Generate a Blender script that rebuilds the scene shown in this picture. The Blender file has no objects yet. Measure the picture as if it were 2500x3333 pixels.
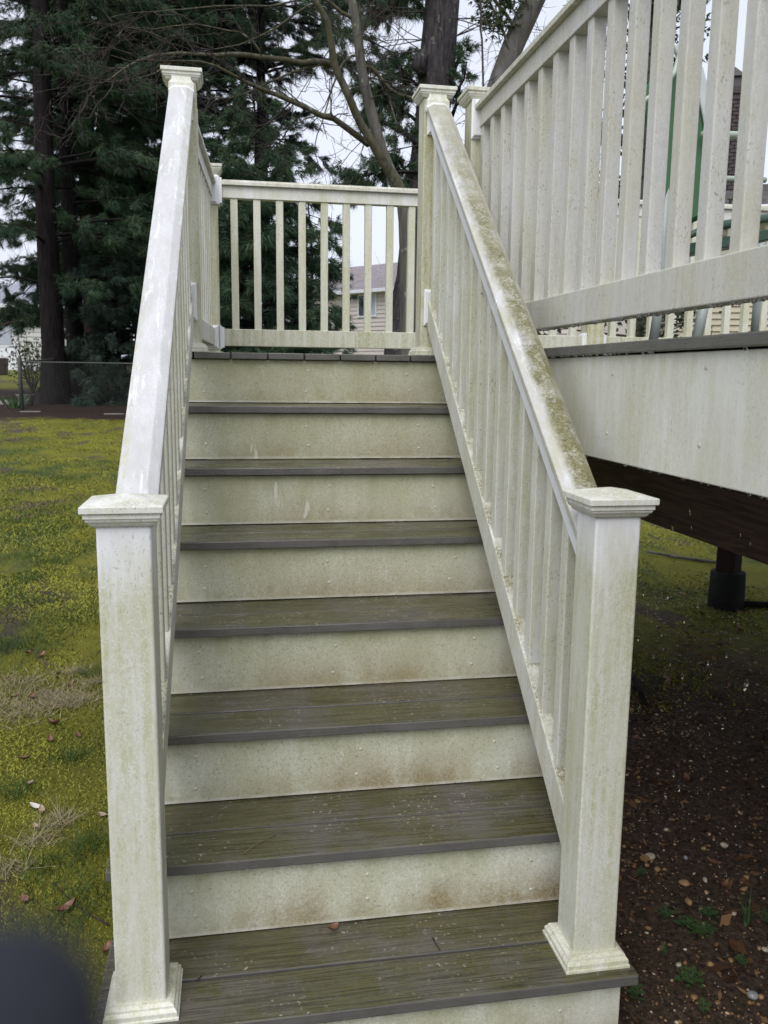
import bpy, bmesh, math, random
import numpy as np
from mathutils import Vector, Matrix

R = math.radians
random.seed(7)
rng = np.random.default_rng(11)
sc = bpy.context.scene
COL = sc.collection

# ------------------------------------------------------------------ camera
FPX = 2752.03                      # focal length in photo pixels (photo 2500 x 3333)
CAM = np.array([0.2215, -1.5763, 1.3206])
YAW, PITCH, ROLL = 0.1761, -0.1606, 0.0117
_f = np.array([math.sin(YAW) * math.cos(PITCH), math.cos(YAW) * math.cos(PITCH), math.sin(PITCH)])
_r0 = np.array([math.cos(YAW), -math.sin(YAW), 0.0])
_u0 = np.cross(_r0, _f)
_r = _r0 * math.cos(ROLL) + _u0 * math.sin(ROLL)
_u = _u0 * math.cos(ROLL) - _r0 * math.sin(ROLL)
cam_d = bpy.data.cameras.new('camera')
cam = bpy.data.objects.new('camera', cam_d)
COL.objects.link(cam)
cam.matrix_world = Matrix(((_r[0], _u[0], -_f[0], CAM[0]), (_r[1], _u[1], -_f[1], CAM[1]),
                           (_r[2], _u[2], -_f[2], CAM[2]), (0, 0, 0, 1)))
cam_d.sensor_fit = 'VERTICAL'
cam_d.sensor_height = 7.0
cam_d.sensor_width = 5.25
cam_d.lens = FPX / 3333 * 7.0
cam_d.clip_start = 0.005
cam_d.clip_end = 900
cam_d.dof.use_dof = True
cam_d.dof.focus_distance = 2.7
cam_d.dof.aperture_fstop = 2.0     # a phone lens: about 2 mm of aperture
sc.camera = cam

# ------------------------------------------------------------------ world, sun, exposure
SUN_EL, SUN_AZ = R(52), R(205)     # azimuth from +Y clockwise: behind the camera, a little to the left
w = bpy.data.worlds.new('World'); sc.world = w; w.use_nodes = True
nt = w.node_tree; nt.nodes.clear()
out = nt.nodes.new('ShaderNodeOutputWorld')
sky = nt.nodes.new('ShaderNodeTexSky'); sky.sky_type = 'NISHITA'; sky.sun_disc = False
sky.sun_elevation = SUN_EL; sky.sun_rotation = SUN_AZ; sky.dust_density = 4.0; sky.air_density = 1.0
hs = nt.nodes.new('ShaderNodeHueSaturation'); hs.inputs['Saturation'].default_value = 0.22
bg1 = nt.nodes.new('ShaderNodeBackground'); bg1.inputs['Strength'].default_value = 0.06
bg2 = nt.nodes.new('ShaderNodeBackground')               # the even cloud deck in front of that sky
bg2.inputs['Color'].default_value = (0.785, 0.84, 1.0, 1); bg2.inputs['Strength'].default_value = 0.60
add = nt.nodes.new('ShaderNodeAddShader')
nt.links.new(sky.outputs[0], hs.inputs['Color']); nt.links.new(hs.outputs[0], bg1.inputs['Color'])
nt.links.new(bg1.outputs[0], add.inputs[0]); nt.links.new(bg2.outputs[0], add.inputs[1])
nt.links.new(add.outputs[0], out.inputs['Surface'])
sd = bpy.data.lights.new('sun', 'SUN'); sd.energy = 1.5; sd.angle = R(50); sd.color = (1, 0.985, 0.96)
so = bpy.data.objects.new('sun', sd); COL.objects.link(so)
dirv = Vector((math.sin(SUN_AZ) * math.cos(SUN_EL), math.cos(SUN_AZ) * math.cos(SUN_EL), math.sin(SUN_EL)))
so.rotation_euler = dirv.to_track_quat('Z', 'Y').to_euler(); so.location = (0, -4, 12)
sc.view_settings.view_transform = 'Standard'; sc.view_settings.look = 'None'
sc.view_settings.exposure = 0.36; sc.view_settings.gamma = 1.0
sc.view_settings.use_curve_mapping = False
sc.render.engine = 'CYCLES'
sc.cycles.max_bounces = 6; sc.cycles.diffuse_bounces = 3; sc.cycles.transparent_max_bounces = 6

# ------------------------------------------------------------------ helpers
def px(u, v, y):
    """point of the plane Y = y seen at photo pixel (u, v): used to read distances off the photograph"""
    d = _f + _r * (u - 1250) / FPX - _u * (v - 1666.5) / FPX
    return CAM + d * (y - CAM[1]) / d[1]

def tag(o, label=None, cat=None, group=None, kind=None):
    if label: o['label'] = label
    if cat: o['category'] = cat
    if group: o['group'] = group
    if kind: o['kind'] = kind
    return o

def empty(name, loc, label, cat, group=None):
    o = bpy.data.objects.new(name, None); COL.objects.link(o)
    o.location = loc; o.empty_display_size = 0.1
    return tag(o, label, cat, group)

def link(name, me, parent=None, loc=None):
    o = bpy.data.objects.new(name, me); COL.objects.link(o)
    if parent is not None:
        o.parent = parent
        if loc is None:                 # geometry given in world space
            q = parent; t = Vector((0, 0, 0))
            while q is not None:
                t += q.location; q = q.parent
            o.location = -t
    if loc is not None: o.location = loc
    return o

class MB:
    def __init__(s): s.v = []; s.f = []; s.sm = []
    def add(s, vs, fs, smooth=False):
        n = len(s.v); s.v += [tuple(map(float, p)) for p in vs]
        for f in fs: s.f.append([i + n for i in f]); s.sm.append(smooth)
    def box(s, x0, x1, y0, y1, z0, z1):
        s.add([(x0, y0, z0), (x1, y0, z0), (x1, y1, z0), (x0, y1, z0), (x0, y0, z1), (x1, y0, z1), (x1, y1, z1), (x0, y1, z1)],
              [(3, 2, 1, 0), (4, 5, 6, 7), (0, 1, 5, 4), (1, 2, 6, 5), (2, 3, 7, 6), (3, 0, 4, 7)])
    def prism(s, prof, p0, p1, upref=(0, 0, 1)):
        p0 = np.array(p0, float); p1 = np.array(p1, float); d = p1 - p0; d /= np.linalg.norm(d)
        side = np.cross(d, np.array(upref, float)); side /= np.linalg.norm(side); up = np.cross(side, d)
        n = len(prof)
        vs = [p0 + side * a + up * b for a, b in prof] + [p1 + side * a + up * b for a, b in prof]
        fs = [(i, (i + 1) % n, n + (i + 1) % n, n + i) for i in range(n)]
        fs += [tuple(range(n))[::-1], tuple(range(n, 2 * n))]
        s.add(vs, fs)
    def loft(s, rings, cx, cy, axis=None):
        """stack of squares (half, z) round (cx, cy)"""
        vs = []; fs = []
        for h, z in rings:
            hx, hy = (h if isinstance(h, tuple) else (h, h))
            vs += [(cx - hx, cy - hy, z), (cx + hx, cy - hy, z), (cx + hx, cy + hy, z), (cx - hx, cy + hy, z)]
        for k in range(len(rings) - 1):
            for i in range(4):
                j = (i + 1) % 4
                fs.append((4 * k + i, 4 * k + j, 4 * k + 4 + j, 4 * k + 4 + i))
        m = 4 * (len(rings) - 1)
        fs.append((3, 2, 1, 0)); fs.append((m, m + 1, m + 2, m + 3))
        s.add(vs, fs)
    def tube(s, pts, rad, n=8, cap=True, smooth=True):
        pts = [np.array(p, float) for p in pts]; m = len(pts)
        if not hasattr(rad, '__len__'): rad = [rad] * m
        vs = []; prev = None
        for i in range(m):
            d = pts[min(i + 1, m - 1)] - pts[max(i - 1, 0)]; L = np.linalg.norm(d)
            d = d / L if L > 1e-9 else np.array([0, 0, 1.0])
            a = np.array([1.0, 0, 0]) if prev is None else prev
            if abs(a @ d) > .95: a = np.array([0, 1.0, 0])
            a = a - d * (a @ d); a /= np.linalg.norm(a); b = np.cross(d, a); prev = a
            for k in range(n):
                t = 2 * math.pi * k / n
                vs.append(pts[i] + (a * math.cos(t) + b * math.sin(t)) * rad[i])
        fs = [(i * n + k, i * n + (k + 1) % n, (i + 1) * n + (k + 1) % n, (i + 1) * n + k) for i in range(m - 1) for k in range(n)]
        if cap: fs += [tuple(range(n))[::-1], tuple(range((m - 1) * n, m * n))]
        s.add(vs, fs, smooth)
    def mesh(s, name, mat=None, bevel=0, seg=2):
        me = bpy.data.meshes.new(name)
        me.from_pydata(s.v, [], s.f); me.update()
        me.polygons.foreach_set('use_smooth', s.sm)
        if bevel:
            bm = bmesh.new(); bm.from_mesh(me)
            bmesh.ops.recalc_face_normals(bm, faces=bm.faces)
            bmesh.ops.bevel(bm, geom=[e for e in bm.edges if len(e.link_faces) == 2 and e.calc_face_angle() > 0.5], offset=bevel, segments=seg, affect='EDGES', profile=0.5)
            bm.to_mesh(me); bm.free()
        else:
            bm = bmesh.new(); bm.from_mesh(me); bmesh.ops.recalc_face_normals(bm, faces=bm.faces); bm.to_mesh(me); bm.free()
        if mat: me.materials.append(mat)
        return me
    def build(s, name, mat, parent=None, bevel=0, seg=2, loc=None):
        return link(name, s.mesh(name, mat, bevel, seg), parent, loc)

def tri_mesh(name, V, mat, tri=True, tone=None, smooth=False):
    """V: (n,3,3) loose triangles -> mesh, fast"""
    n = len(V); me = bpy.data.meshes.new(name)
    me.vertices.add(n * 3); me.vertices.foreach_set('co', V.reshape(-1).astype(np.float32))
    me.loops.add(n * 3); me.loops.foreach_set('vertex_index', np.arange(n * 3, dtype=np.int32))
    me.polygons.add(n); me.polygons.foreach_set('loop_start', np.arange(0, n * 3, 3, dtype=np.int32))
    if tone is not None:
        a = me.attributes.new('tone', 'FLOAT', 'FACE'); a.data.foreach_set('value', tone.astype(np.float32))
    me.update(); me.validate()
    if mat: me.materials.append(mat)
    return me

# ------------------------------------------------------------------ materials
class NT:
    def __init__(s, name):
        m = bpy.data.materials.new(name); m.use_nodes = True; s.m = m; s.t = m.node_tree
        s.b = s.t.nodes['Principled BSDF']; s.geo = None
    def n(s, ty, **kw):
        o = s.t.nodes.new(ty)
        for k, v in kw.items(): setattr(o, k, v)
        return o
    def l(s, a, b): s.t.links.new(a, b)
    def pos(s, scale=(1, 1, 1), obj=False):
        if obj: src = s.n('ShaderNodeTexCoord').outputs['Object']
        else: src = s.n('ShaderNodeNewGeometry').outputs['Position']
        mp = s.n('ShaderNodeMapping'); mp.inputs['Scale'].default_value = scale
        s.l(src, mp.inputs['Vector']); return mp.outputs[0]
    def noise(s, scale, detail=4, rough=.55, vec=(1, 1, 1), dist=0, obj=False):
        t = s.n('ShaderNodeTexNoise'); t.inputs['Scale'].default_value = scale
        t.inputs['Detail'].default_value = detail; t.inputs['Roughness'].default_value = rough; t.inputs['Distortion'].default_value = dist
        s.l(s.pos(vec, obj), t.inputs['Vector']); return t.outputs['Fac']
    def voro(s, scale, feat='F1', vec=(1, 1, 1), out='Distance'):
        t = s.n('ShaderNodeTexVoronoi', feature=feat); t.inputs['Scale'].default_value = scale
        s.l(s.pos(vec), t.inputs['Vector']); return t.outputs[out]
    def ramp(s, fac, stops):
        r = s.n('ShaderNodeValToRGB'); e = r.color_ramp.elements
        while len(e) < len(stops): e.new(.5)
        for q, (p, c) in zip(e, stops):
            q.position = p; q.color = (c, c, c, 1) if not hasattr(c, '__len__') else (*c, 1)
        s.l(fac, r.inputs[0]); return r.outputs[0]
    def math(s, op, a, b=None, clamp=False):
        m = s.n('ShaderNodeMath', operation=op); m.use_clamp = clamp
        for i, q in enumerate((a, b)):
            if q is None: continue
            if isinstance(q, (int, float)): m.inputs[i].default_value = q
            else: s.l(q, m.inputs[i])
        return m.outputs[0]
    def mix(s, fac, a, b, mode='MIX'):
        m = s.n('ShaderNodeMix', data_type='RGBA', blend_type=mode)
        for sock, q in ((m.inputs[0], fac), (m.inputs[6], a), (m.inputs[7], b)):
            if isinstance(q, (int, float)): sock.default_value = q
            elif isinstance(q, tuple): sock.default_value = (*q, 1)
            else: s.l(q, sock)
        return m.outputs[2]
    def mapr(s, v, a, b, c=0, d=1):
        m = s.n('ShaderNodeMapRange'); m.clamp = True
        for i, q in enumerate((a, b, c, d)): m.inputs[i + 1].default_value = q
        s.l(v, m.inputs[0]); return m.outputs[0]
    def sepz(s, obj=False, normal=False, axis=2):
        src = s.n('ShaderNodeTexCoord').outputs['Object'] if obj else s.n('ShaderNodeNewGeometry').outputs['Normal' if normal else 'Position']
        x = s.n('ShaderNodeSeparateXYZ'); s.l(src, x.inputs[0]); return x.outputs[axis]
    def fin(s, col, rough=.5, bump=None, bstr=.3, bdist=.002, spec=None):
        if isinstance(col, tuple): s.b.inputs['Base Color'].default_value = (*col, 1)
        else: s.l(col, s.b.inputs['Base Color'])
        if isinstance(rough, (int, float)): s.b.inputs['Roughness'].default_value = rough
        else: s.l(rough, s.b.inputs['Roughness'])
        if spec is not None: s.b.inputs['Specular IOR Level'].default_value = spec
        if bump is not None:
            q = s.n('ShaderNodeBump'); q.inputs['Strength'].default_value = bstr; q.inputs['Distance'].default_value = bdist
            s.l(bump, q.inputs['Height']); s.l(q.outputs[0], s.b.inputs['Normal'])
        return s.m

def vinyl(name, base=(.74, .745, .76), dirt=.5, algae=.5, spots=.5, clean=None, up=None, algcol=(.40, .40, .19)):
    """weathered white vinyl: grey film, green algae in streaks and grains, fine mildew specks"""
    t = NT(name)
    film = t.ramp(t.noise(8, 5, .62, (1, 1, .35)), [(.36, 0.), (.64, 1.)])
    col = t.mix(t.math('MULTIPLY', film, dirt), base, (.56, .55, .47))
    streak = t.ramp(t.noise(46, 5, .68, (1, 1, .06)), [(.38, 0.), (.60, 1.)])
    patch = t.ramp(t.noise(3.2, 5, .7, (1, 1, .35)), [(.34, 0.), (.68, 1.)])
    grain = t.ramp(t.noise(330, 3, .7, (1, 1, .7)), [(.42, 0.), (.58, 1.)])
    grain2 = t.ramp(t.noise(110, 4, .75, (1, 1, .5)), [(.42, 0.), (.60, 1.)])
    a = t.math('MULTIPLY', t.math('ADD', t.math('MULTIPLY', streak, .62), .38), t.math('ADD', t.math('MULTIPLY', patch, .6), .4))
    a = t.math('MULTIPLY', a, t.math('ADD', t.math('MULTIPLY', t.math('MAXIMUM', grain, grain2), .8), .2))
    a = t.math('MULTIPLY', a, algae, True)
    if clean is not None:       # (z0, z1): rain-sheltered band under the cap stays clean
        zz = t.math('ADD', t.sepz(obj=True), t.math('MULTIPLY', t.math('SUBTRACT', t.noise(14, 4, .6, (1, 1, .3)), .5), .30))
        keep = t.mapr(zz, clean[0], clean[1], 1, .05)
        a = t.math('MULTIPLY', a, keep)
        col = t.mix(t.mapr(zz, clean[0], clean[1], 0, .85), col, (.76, .77, .81))
    col = t.mix(a, col, algcol)
    if up is not None:          # growth on the faces that hold water
        nz = t.mapr(t.sepz(normal=True), .25, .8)
        m1 = t.ramp(t.noise(9, 5, .65), [(.40, 0.), (.60, 1.)])
        m2 = t.ramp(t.noise(150, 4, .75), [(.38, 0.), (.58, 1.)])
        col = t.mix(t.math('MULTIPLY', t.math('MULTIPLY', nz, t.math('MULTIPLY', m1, m2)), up), col, (.23, .21, .12))
    sp = t.ramp(t.noise(240, 2, .5, (1, 1, .5)), [(.61, 0.), (.67, 1.)])
    sp2 = t.ramp(t.noise(9, 3), [(.42, .1), (.62, 1.)])
    col = t.mix(t.math('MULTIPLY', t.math('MULTIPLY', sp, sp2), spots), col, (.20, .20, .13))
    return t.fin(col, t.mapr(film, 0, 1, .42, .65), t.noise(180, 3), .15, .001)

M = {}
M['post'] = vinyl('weathered_vinyl_post', (.685, .69, .68), .95, 1.25, .45, clean=(.90, 1.02), algcol=(.42, .425, .255))
M['post_up'] = vinyl('weathered_vinyl_green', (.68, .68, .63), .95, 1.35, .5, algcol=(.36, .35, .15))
M['cap'] = vinyl('vinyl_cap', (.74, .745, .755), .6, .75, .6, up=.5)
M['rail'] = vinyl('vinyl_rail', (.72, .725, .735), .75, .65, .6)
M['bal'] = vinyl('vinyl_baluster', (.70, .705, .71), .9, .8, .8)
M['bal_back'] = vinyl('vinyl_baluster_back', (.68, .68, .64), .95, 1.0, .7)
M['botrail_back'] = vinyl('vinyl_bottom_rail_green', (.64, .64, .57), .9, 1.1, .5, algcol=(.30, .30, .14))
M['botrail'] = vinyl('vinyl_bottom_rail', (.72, .725, .73), .8, .8, .6, up=1.3)
M['trim'] = vinyl('vinyl_base_trim', (.72, .72, .70), .8, 1.1, .5, up=.5)
M['clean'] = vinyl('vinyl_clean', (.77, .78, .80), .15, .12, .25)
M['railcap'] = vinyl('vinyl_cap_edge', (.68, .68, .64), .7, .9, .8, up=.9, algcol=(.30, .28, .14))
M['deckrail'] = vinyl('vinyl_deck_rail', (.61, .61, .605), 1.0, .75, .8, algcol=(.36, .335, .25))
M['fascia'] = vinyl('white_fascia', (.68, .685, .665), .95, .75, .55, algcol=(.44, .43, .28))
M['siding_w'] = vinyl('clean_trim', (.74, .75, .78), .1, .0, .0)

def handrail_mat(name, moss, centre_x, lo, hi):
    t = NT(name)
    col = t.mix(t.ramp(t.noise(14, 5, .75, (1, .3, .3)), [(.36, 0.), (.66, 1.)]), (.60, .60, .62), (.44, .44, .435))
    fine = t.ramp(t.noise(260, 3, .7), [(.42, 0.), (.6, 1.)])
    col = t.mix(t.math('MULTIPLY', fine, .6), col, (.44, .435, .41))
    scuff = t.ramp(t.noise(42, 5, .75, (1, .16, .16), .6), [(.56, 0.), (.64, 1.)])
    col = t.mix(t.math('MULTIPLY', scuff, .55), col, (.80, .81, .83))
    speck = t.ramp(t.noise(130, 3, .6), [(.62, 0.), (.72, 1.)])
    col = t.mix(t.math('MULTIPLY', speck, .35), col, (.38, .37, .30))
    if moss:
        col = t.mix(t.math('MULTIPLY', t.ramp(t.noise(17, 5, .75, (1, .4, .4)), [(.36, 0.), (.6, 1.)]), .75), col, (.40, .39, .285))
        # growth in the middle of the cap, heaviest on the lower half of the rail
        xr = t.math('SUBTRACT', t.sepz(axis=0), centre_x)
        xo = t.math('ADD', xr, t.math('MULTIPLY', t.math('SUBTRACT', t.noise(22, 5, .7, (1, .4, .4)), .5), .05))
        lowr = t.mapr(t.sepz(axis=2), 1.2, 2.1, 1, 0)
        band = t.math('MULTIPLY', t.mapr(xo, -.042, -.018, 0, 1), t.math('MAXIMUM', t.mapr(xo, .024, .044, 1, 0), lowr))
        zz = t.math('ADD', t.sepz(axis=2), t.math('MULTIPLY', t.math('SUBTRACT', t.noise(5, 4, .6), .5), 1.2))
        along = t.mapr(zz, lo, hi, 1, .05)
        fuzz = t.math('MAXIMUM', t.ramp(t.noise(120, 5, .75), [(.36, 0.), (.56, 1.)]), t.ramp(t.noise(26, 5, .7), [(.42, 0.), (.52, 1.)]))
        fuzz = t.math('MULTIPLY', fuzz, t.ramp(t.noise(11, 4, .6), [(.30, .5), (.5, 1.)]))
        mcol = t.mix(t.ramp(t.noise(170, 4, .7), [(.36, 0.), (.64, 1.)]), (.085, .080, .030), (.27, .26, .14))
        nz = t.mapr(t.sepz(normal=True), .3, .7)
        col = t.mix(t.math('MULTIPLY', t.math('MULTIPLY', band, nz), t.math('MULTIPLY', along, fuzz)), col, mcol)
        side = t.mapr(t.sepz(normal=True), .2, .5, 1, 0)
        sg = t.ramp(t.noise(70, 5, .7), [(.4, 0.), (.65, 1.)])
        col = t.mix(t.math('MULTIPLY', t.math('MULTIPLY', side, sg), .55), col, (.36, .33, .18))
        out_ = t.mapr(t.math('SUBTRACT', t.sepz(axis=0), centre_x), .014, .04, 0, 1)
        col = t.mix(t.math('MULTIPLY', t.math('MULTIPLY', out_, t.math('MULTIPLY', along, sg)), .8), col, (.32, .28, .12))
    else:
        ed = t.math('ABSOLUTE', t.math('SUBTRACT', t.sepz(axis=0), centre_x))
        g = t.math('MULTIPLY', t.mapr(ed, .028, .045), t.ramp(t.noise(40, 5, .7), [(.45, 0.), (.65, 1.)]))
        col = t.mix(t.math('MULTIPLY', g, .55), col, (.42, .40, .22))
    return t.fin(col, .38, t.noise(140, 4, .7), .35, .0015)
M['hand_moss'] = handrail_mat('mossy_handrail', True, 1.024, 1.7, 2.9)
M['hand_clean'] = handrail_mat('pale_handrail', False, .03, 1, 2)

def riser_mat():
    t = NT('weathered_riser')
    worm = t.noise(230, 4, .72, (1, 1, .75), 1.2)
    base = t.mix(t.ramp(t.noise(4.5, 6, .7, (1, 1, .6)), [(.36, 0.), (.64, 1.)]), (.69, .695, .62), (.50, .50, .385))
    drip = t.ramp(t.noise(34, 5, .65, (1, 1, .05)), [(.42, 0.), (.66, 1.)])
    base = t.mix(t.math('MULTIPLY', drip, .30), base, (.42, .42, .29))
    col = t.mix(t.math('MULTIPLY', t.ramp(worm, [(.41, 0.), (.59, 1.)]), .60), base, (.315, .32, .20))
    coarse = t.ramp(t.noise(75, 5, .8), [(.46, 0.), (.60, 1.)])
    col = t.mix(t.math('MULTIPLY', coarse, .20), col, (.30, .295, .17))
    lx = t.math('ABSOLUTE', t.math('SUBTRACT', t.sepz(axis=0), .5))      # cleaner greyish ends
    col = t.mix(t.mapr(lx, .30, .52, 0, .35), col, (.62, .625, .58))
    gz = t.mapr(t.sepz(axis=2), .1, 1.35)                                 # the upper risers are greener
    gn = t.ramp(t.noise(6, 4, .65), [(.35, .45), (.7, 1.)])
    gg = t.math('ADD', t.math('MULTIPLY', t.ramp(t.noise(300, 3, .7), [(.4, 0.), (.6, 1.)]), .55), .45)
    col = t.mix(t.math('MULTIPLY', t.math('MULTIPLY', gz, gn), t.math('MULTIPLY', gg, .82)), col, (.27, .255, .105))
    # brown tannin above each tread, green run-off below each nosing
    lz = t.math('ADD', t.sepz(obj=True), t.math('MULTIPLY', t.math('SUBTRACT', t.noise(11, 4, .6, (1, 1, .4)), .5), .10))
    lowb = t.mapr(lz, .030, .125, 1, 0)
    bp = t.ramp(t.noise(3.0, 4, .65, (1, 1, .3)), [(.38, 0.), (.56, 1.)])
    bp = t.math('MULTIPLY', bp, t.mapr(t.sepz(axis=2), .05, .75, 1, .35))
    bp = t.math('MULTIPLY', bp, t.mapr(t.sepz(axis=0), .15, .50, .2, 1))
    dirt = t.math('MULTIPLY', t.mapr(lz, .0, .06, 1, 0), t.ramp(t.noise(40, 4, .7), [(.35, 0.), (.6, 1.)]))
    col = t.mix(t.math('MULTIPLY', dirt, .55), col, (.27, .25, .13))
    bg_ = t.ramp(t.noise(180, 3, .7), [(.3, .35), (.6, 1.)])
    col = t.mix(t.math('MULTIPLY', t.math('MULTIPLY', lowb, bp), t.math('MULTIPLY', bg_, .95)), col, (.20, .135, .05))
    edge = t.mapr(t.sepz(obj=True), .004, .012, 1, 0)
    col = t.mix(t.math('MULTIPLY', t.math('MULTIPLY', edge, t.ramp(t.noise(20, 4, .7), [(.35, .15), (.65, 1.)])), .6), col, (.72, .71, .66))
    top = t.mapr(lz, .105, .175, 0, 1)
    tp = t.ramp(t.noise(9, 4, .65, (1, 1, .15)), [(.38, 0.), (.62, 1.)])
    col = t.mix(t.math('MULTIPLY', t.math('MULTIPLY', top, tp), .62), col, (.25, .255, .11))
    sp = t.ramp(t.noise(150, 2), [(.64, 0.), (.69, 1.)])
    col = t.mix(t.math('MULTIPLY', sp, .45), col, (.13, .12, .075))
    sc1 = t.ramp(t.noise(6.5, 4, .6, (1, 1, .45), 1.2), [(.665, 0.), (.69, 1.)])   # scuffs that rubbed the film off
    col = t.mix(t.math('MULTIPLY', sc1, .5), col, (.74, .73, .68))
    return t.fin(col, .5, worm, .25, .001)
M['riser'] = riser_mat()

M['plug'] = vinyl('screw_plug', (.50, .50, .40), .8, .4, .4)
def board_mat(name, along='X', algae=.8):
    t = NT(name)
    st = (.022, 1, 1) if along == 'X' else (1, .022, 1)
    st2 = (.07, 1, 1) if along == 'X' else (1, .07, 1)
    g1 = t.noise(230, 4, .6, st, .5)
    g2 = t.noise(60, 3, .6, st2, 1.6)
    grain = t.ramp(g1, [(.42, 0.), (.53, 1.)])
    col = t.mix(t.math('ADD', t.math('MULTIPLY', grain, .75), .25), (.045, .039, .032), (.114, .103, .090))
    ring_ = t.math('ABSOLUTE', t.math('SUBTRACT', t.math('FRACT', t.math('MULTIPLY', g2, 9.0)), .5))
    col = t.mix(t.math('MULTIPLY', t.mapr(ring_, .0, .12, 1, 0), .42), col, (.022, .019, .016))
    nz = t.mapr(t.sepz(normal=True), .3, .8)
    al = t.math('MULTIPLY', t.ramp(t.noise(3.6, 5, .7), [(.36, 0.), (.54, 1.)]), t.ramp(t.noise(70, 4, .75), [(.3, .5), (.6, 1.)]))
    col = t.mix(t.math('MULTIPLY', t.math('MULTIPLY', al, nz), algae), col, t.mix(grain, (.034, .033, .007), (.074, .072, .018)))
    sp = t.ramp(t.noise(90, 2, .5, (1, 1, 1), .4), [(.63, 0.), (.68, 1.)])
    sp2 = t.ramp(t.noise(5, 3), [(.45, .0), (.6, 1.)])
    col = t.mix(t.math('MULTIPLY', t.math('MULTIPLY', sp, sp2), t.math('MULTIPLY', nz, .7)), col, (.34, .32, .27))
    # the cut front edges are plain grey plastic
    fr = t.mapr(t.sepz(normal=True), .3, .6, 1, 0)
    gg = t.mix(t.ramp(t.noise(7, 4, .7), [(.35, 0.), (.7, 1.)]), (.116, .112, .104), (.082, .080, .068))
    col = t.mix(fr, col, gg)
    wet = t.ramp(t.noise(8, 5, .7, (.6, 1, 1)), [(.44, .15), (.60, .48)])
    wet = t.math('ADD', wet, t.math('MULTIPLY', grain, .10))
    return t.fin(col, wet, t.math('ADD', g1, t.math('MULTIPLY', g2, .6)), .55, .0016)
M['tread'] = board_mat('wet_composite_tread', 'X', .92)
M['deck'] = board_mat('wet_composite_deck', 'Y', .75)

t = NT('dark_treated_timber')
g = t.noise(60, 4, .6, (1, .06, 1), 1.5)
M['beam'] = t.fin(t.mix(t.ramp(g, [(.4, 0.), (.6, 1.)]), (.030, .014, .009), (.085, .045, .030)), .6, g, .3, .002)
t = NT('wet_concrete')
M['concrete'] = t.fin(t.mix(t.noise(18, 5, .7), (.008, .009, .008), (.034, .034, .031)), .8, t.noise(40, 6, .7), .8, .012, spec=.1)
t = NT('dark_post_timber'); M['darkpost'] = t.fin(t.mix(t.noise(50, 4, .6, (1, 1, .1)), (.012, .009, .008), (.04, .028, .022)), .8, spec=.1)

def bark(name, c0, c1, lich=0, sc_=16, moss=0):
    t = NT(name)
    n1 = t.noise(sc_, 5, .65, (1, 1, .16), .5)
    col = t.mix(t.ramp(n1, [(.35, 0.), (.65, 1.)]), c0, c1)
    if lich:
        l1 = t.ramp(t.noise(9, 4, .6), [(.62, 0.), (.68, 1.)])
        col = t.mix(t.math('MULTIPLY', l1, lich), col, (.30, .33, .26))
    if moss:
        l2 = t.ramp(t.noise(3, 4, .6), [(.42, 0.), (.62, 1.)])
        col = t.mix(t.math('MULTIPLY', l2, moss), col, (.085, .080, .035))
    return t.fin(col, .85, n1, .9, .03, spec=.12)
M['bark_pine'] = bark('wet_pine_bark', (.006, .005, .0055), (.021, .017, .017))
M['bark_pine_red'] = bark('reddish_pine_bark', (.024, .014, .011), (.070, .044, .034))
M['bark_big'] = bark('dark_furrowed_bark', (.016, .015, .018), (.068, .062, .063), .25, 22)
M['bark_smooth'] = bark('grey_smooth_bark', (.060, .057, .055), (.13, .125, .115), .6, 10, .35)
M['bark_limb'] = bark('mossy_limb_bark', (.040, .037, .028), (.12, .115, .085), .7, 14, .6)
M['twig'] = bark('twig_bark', (.030, .024, .023), (.085, .072, .066), .3, 40)

def needle(name, c0, c1):
    t = NT(name)
    n1 = t.ramp(t.noise(1.6, 4, .65), [(.36, 0.), (.64, 1.)]); n2 = t.ramp(t.noise(9, 4, .7), [(.4, 0.), (.62, 1.)])
    col = t.mix(n1, c0, c1); col = t.mix(t.math('MULTIPLY', n2, .45), col, (.085, .115, .062))
    dead = t.ramp(t.noise(2.7, 4, .7), [(.60, 0.), (.70, 1.)])
    col = t.mix(t.math('MULTIPLY', dead, .55), col, (.055, .038, .024))
    return t.fin(col, .6, spec=.12)
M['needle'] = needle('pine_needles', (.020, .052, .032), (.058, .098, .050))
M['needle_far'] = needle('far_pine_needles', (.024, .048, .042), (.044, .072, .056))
M['leaf_dark'] = needle('evergreen_leaves', (.020, .032, .018), (.05, .07, .03))
M['shrub'] = needle('shrub_leaves', (.06, .075, .03), (.12, .13, .06))

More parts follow.
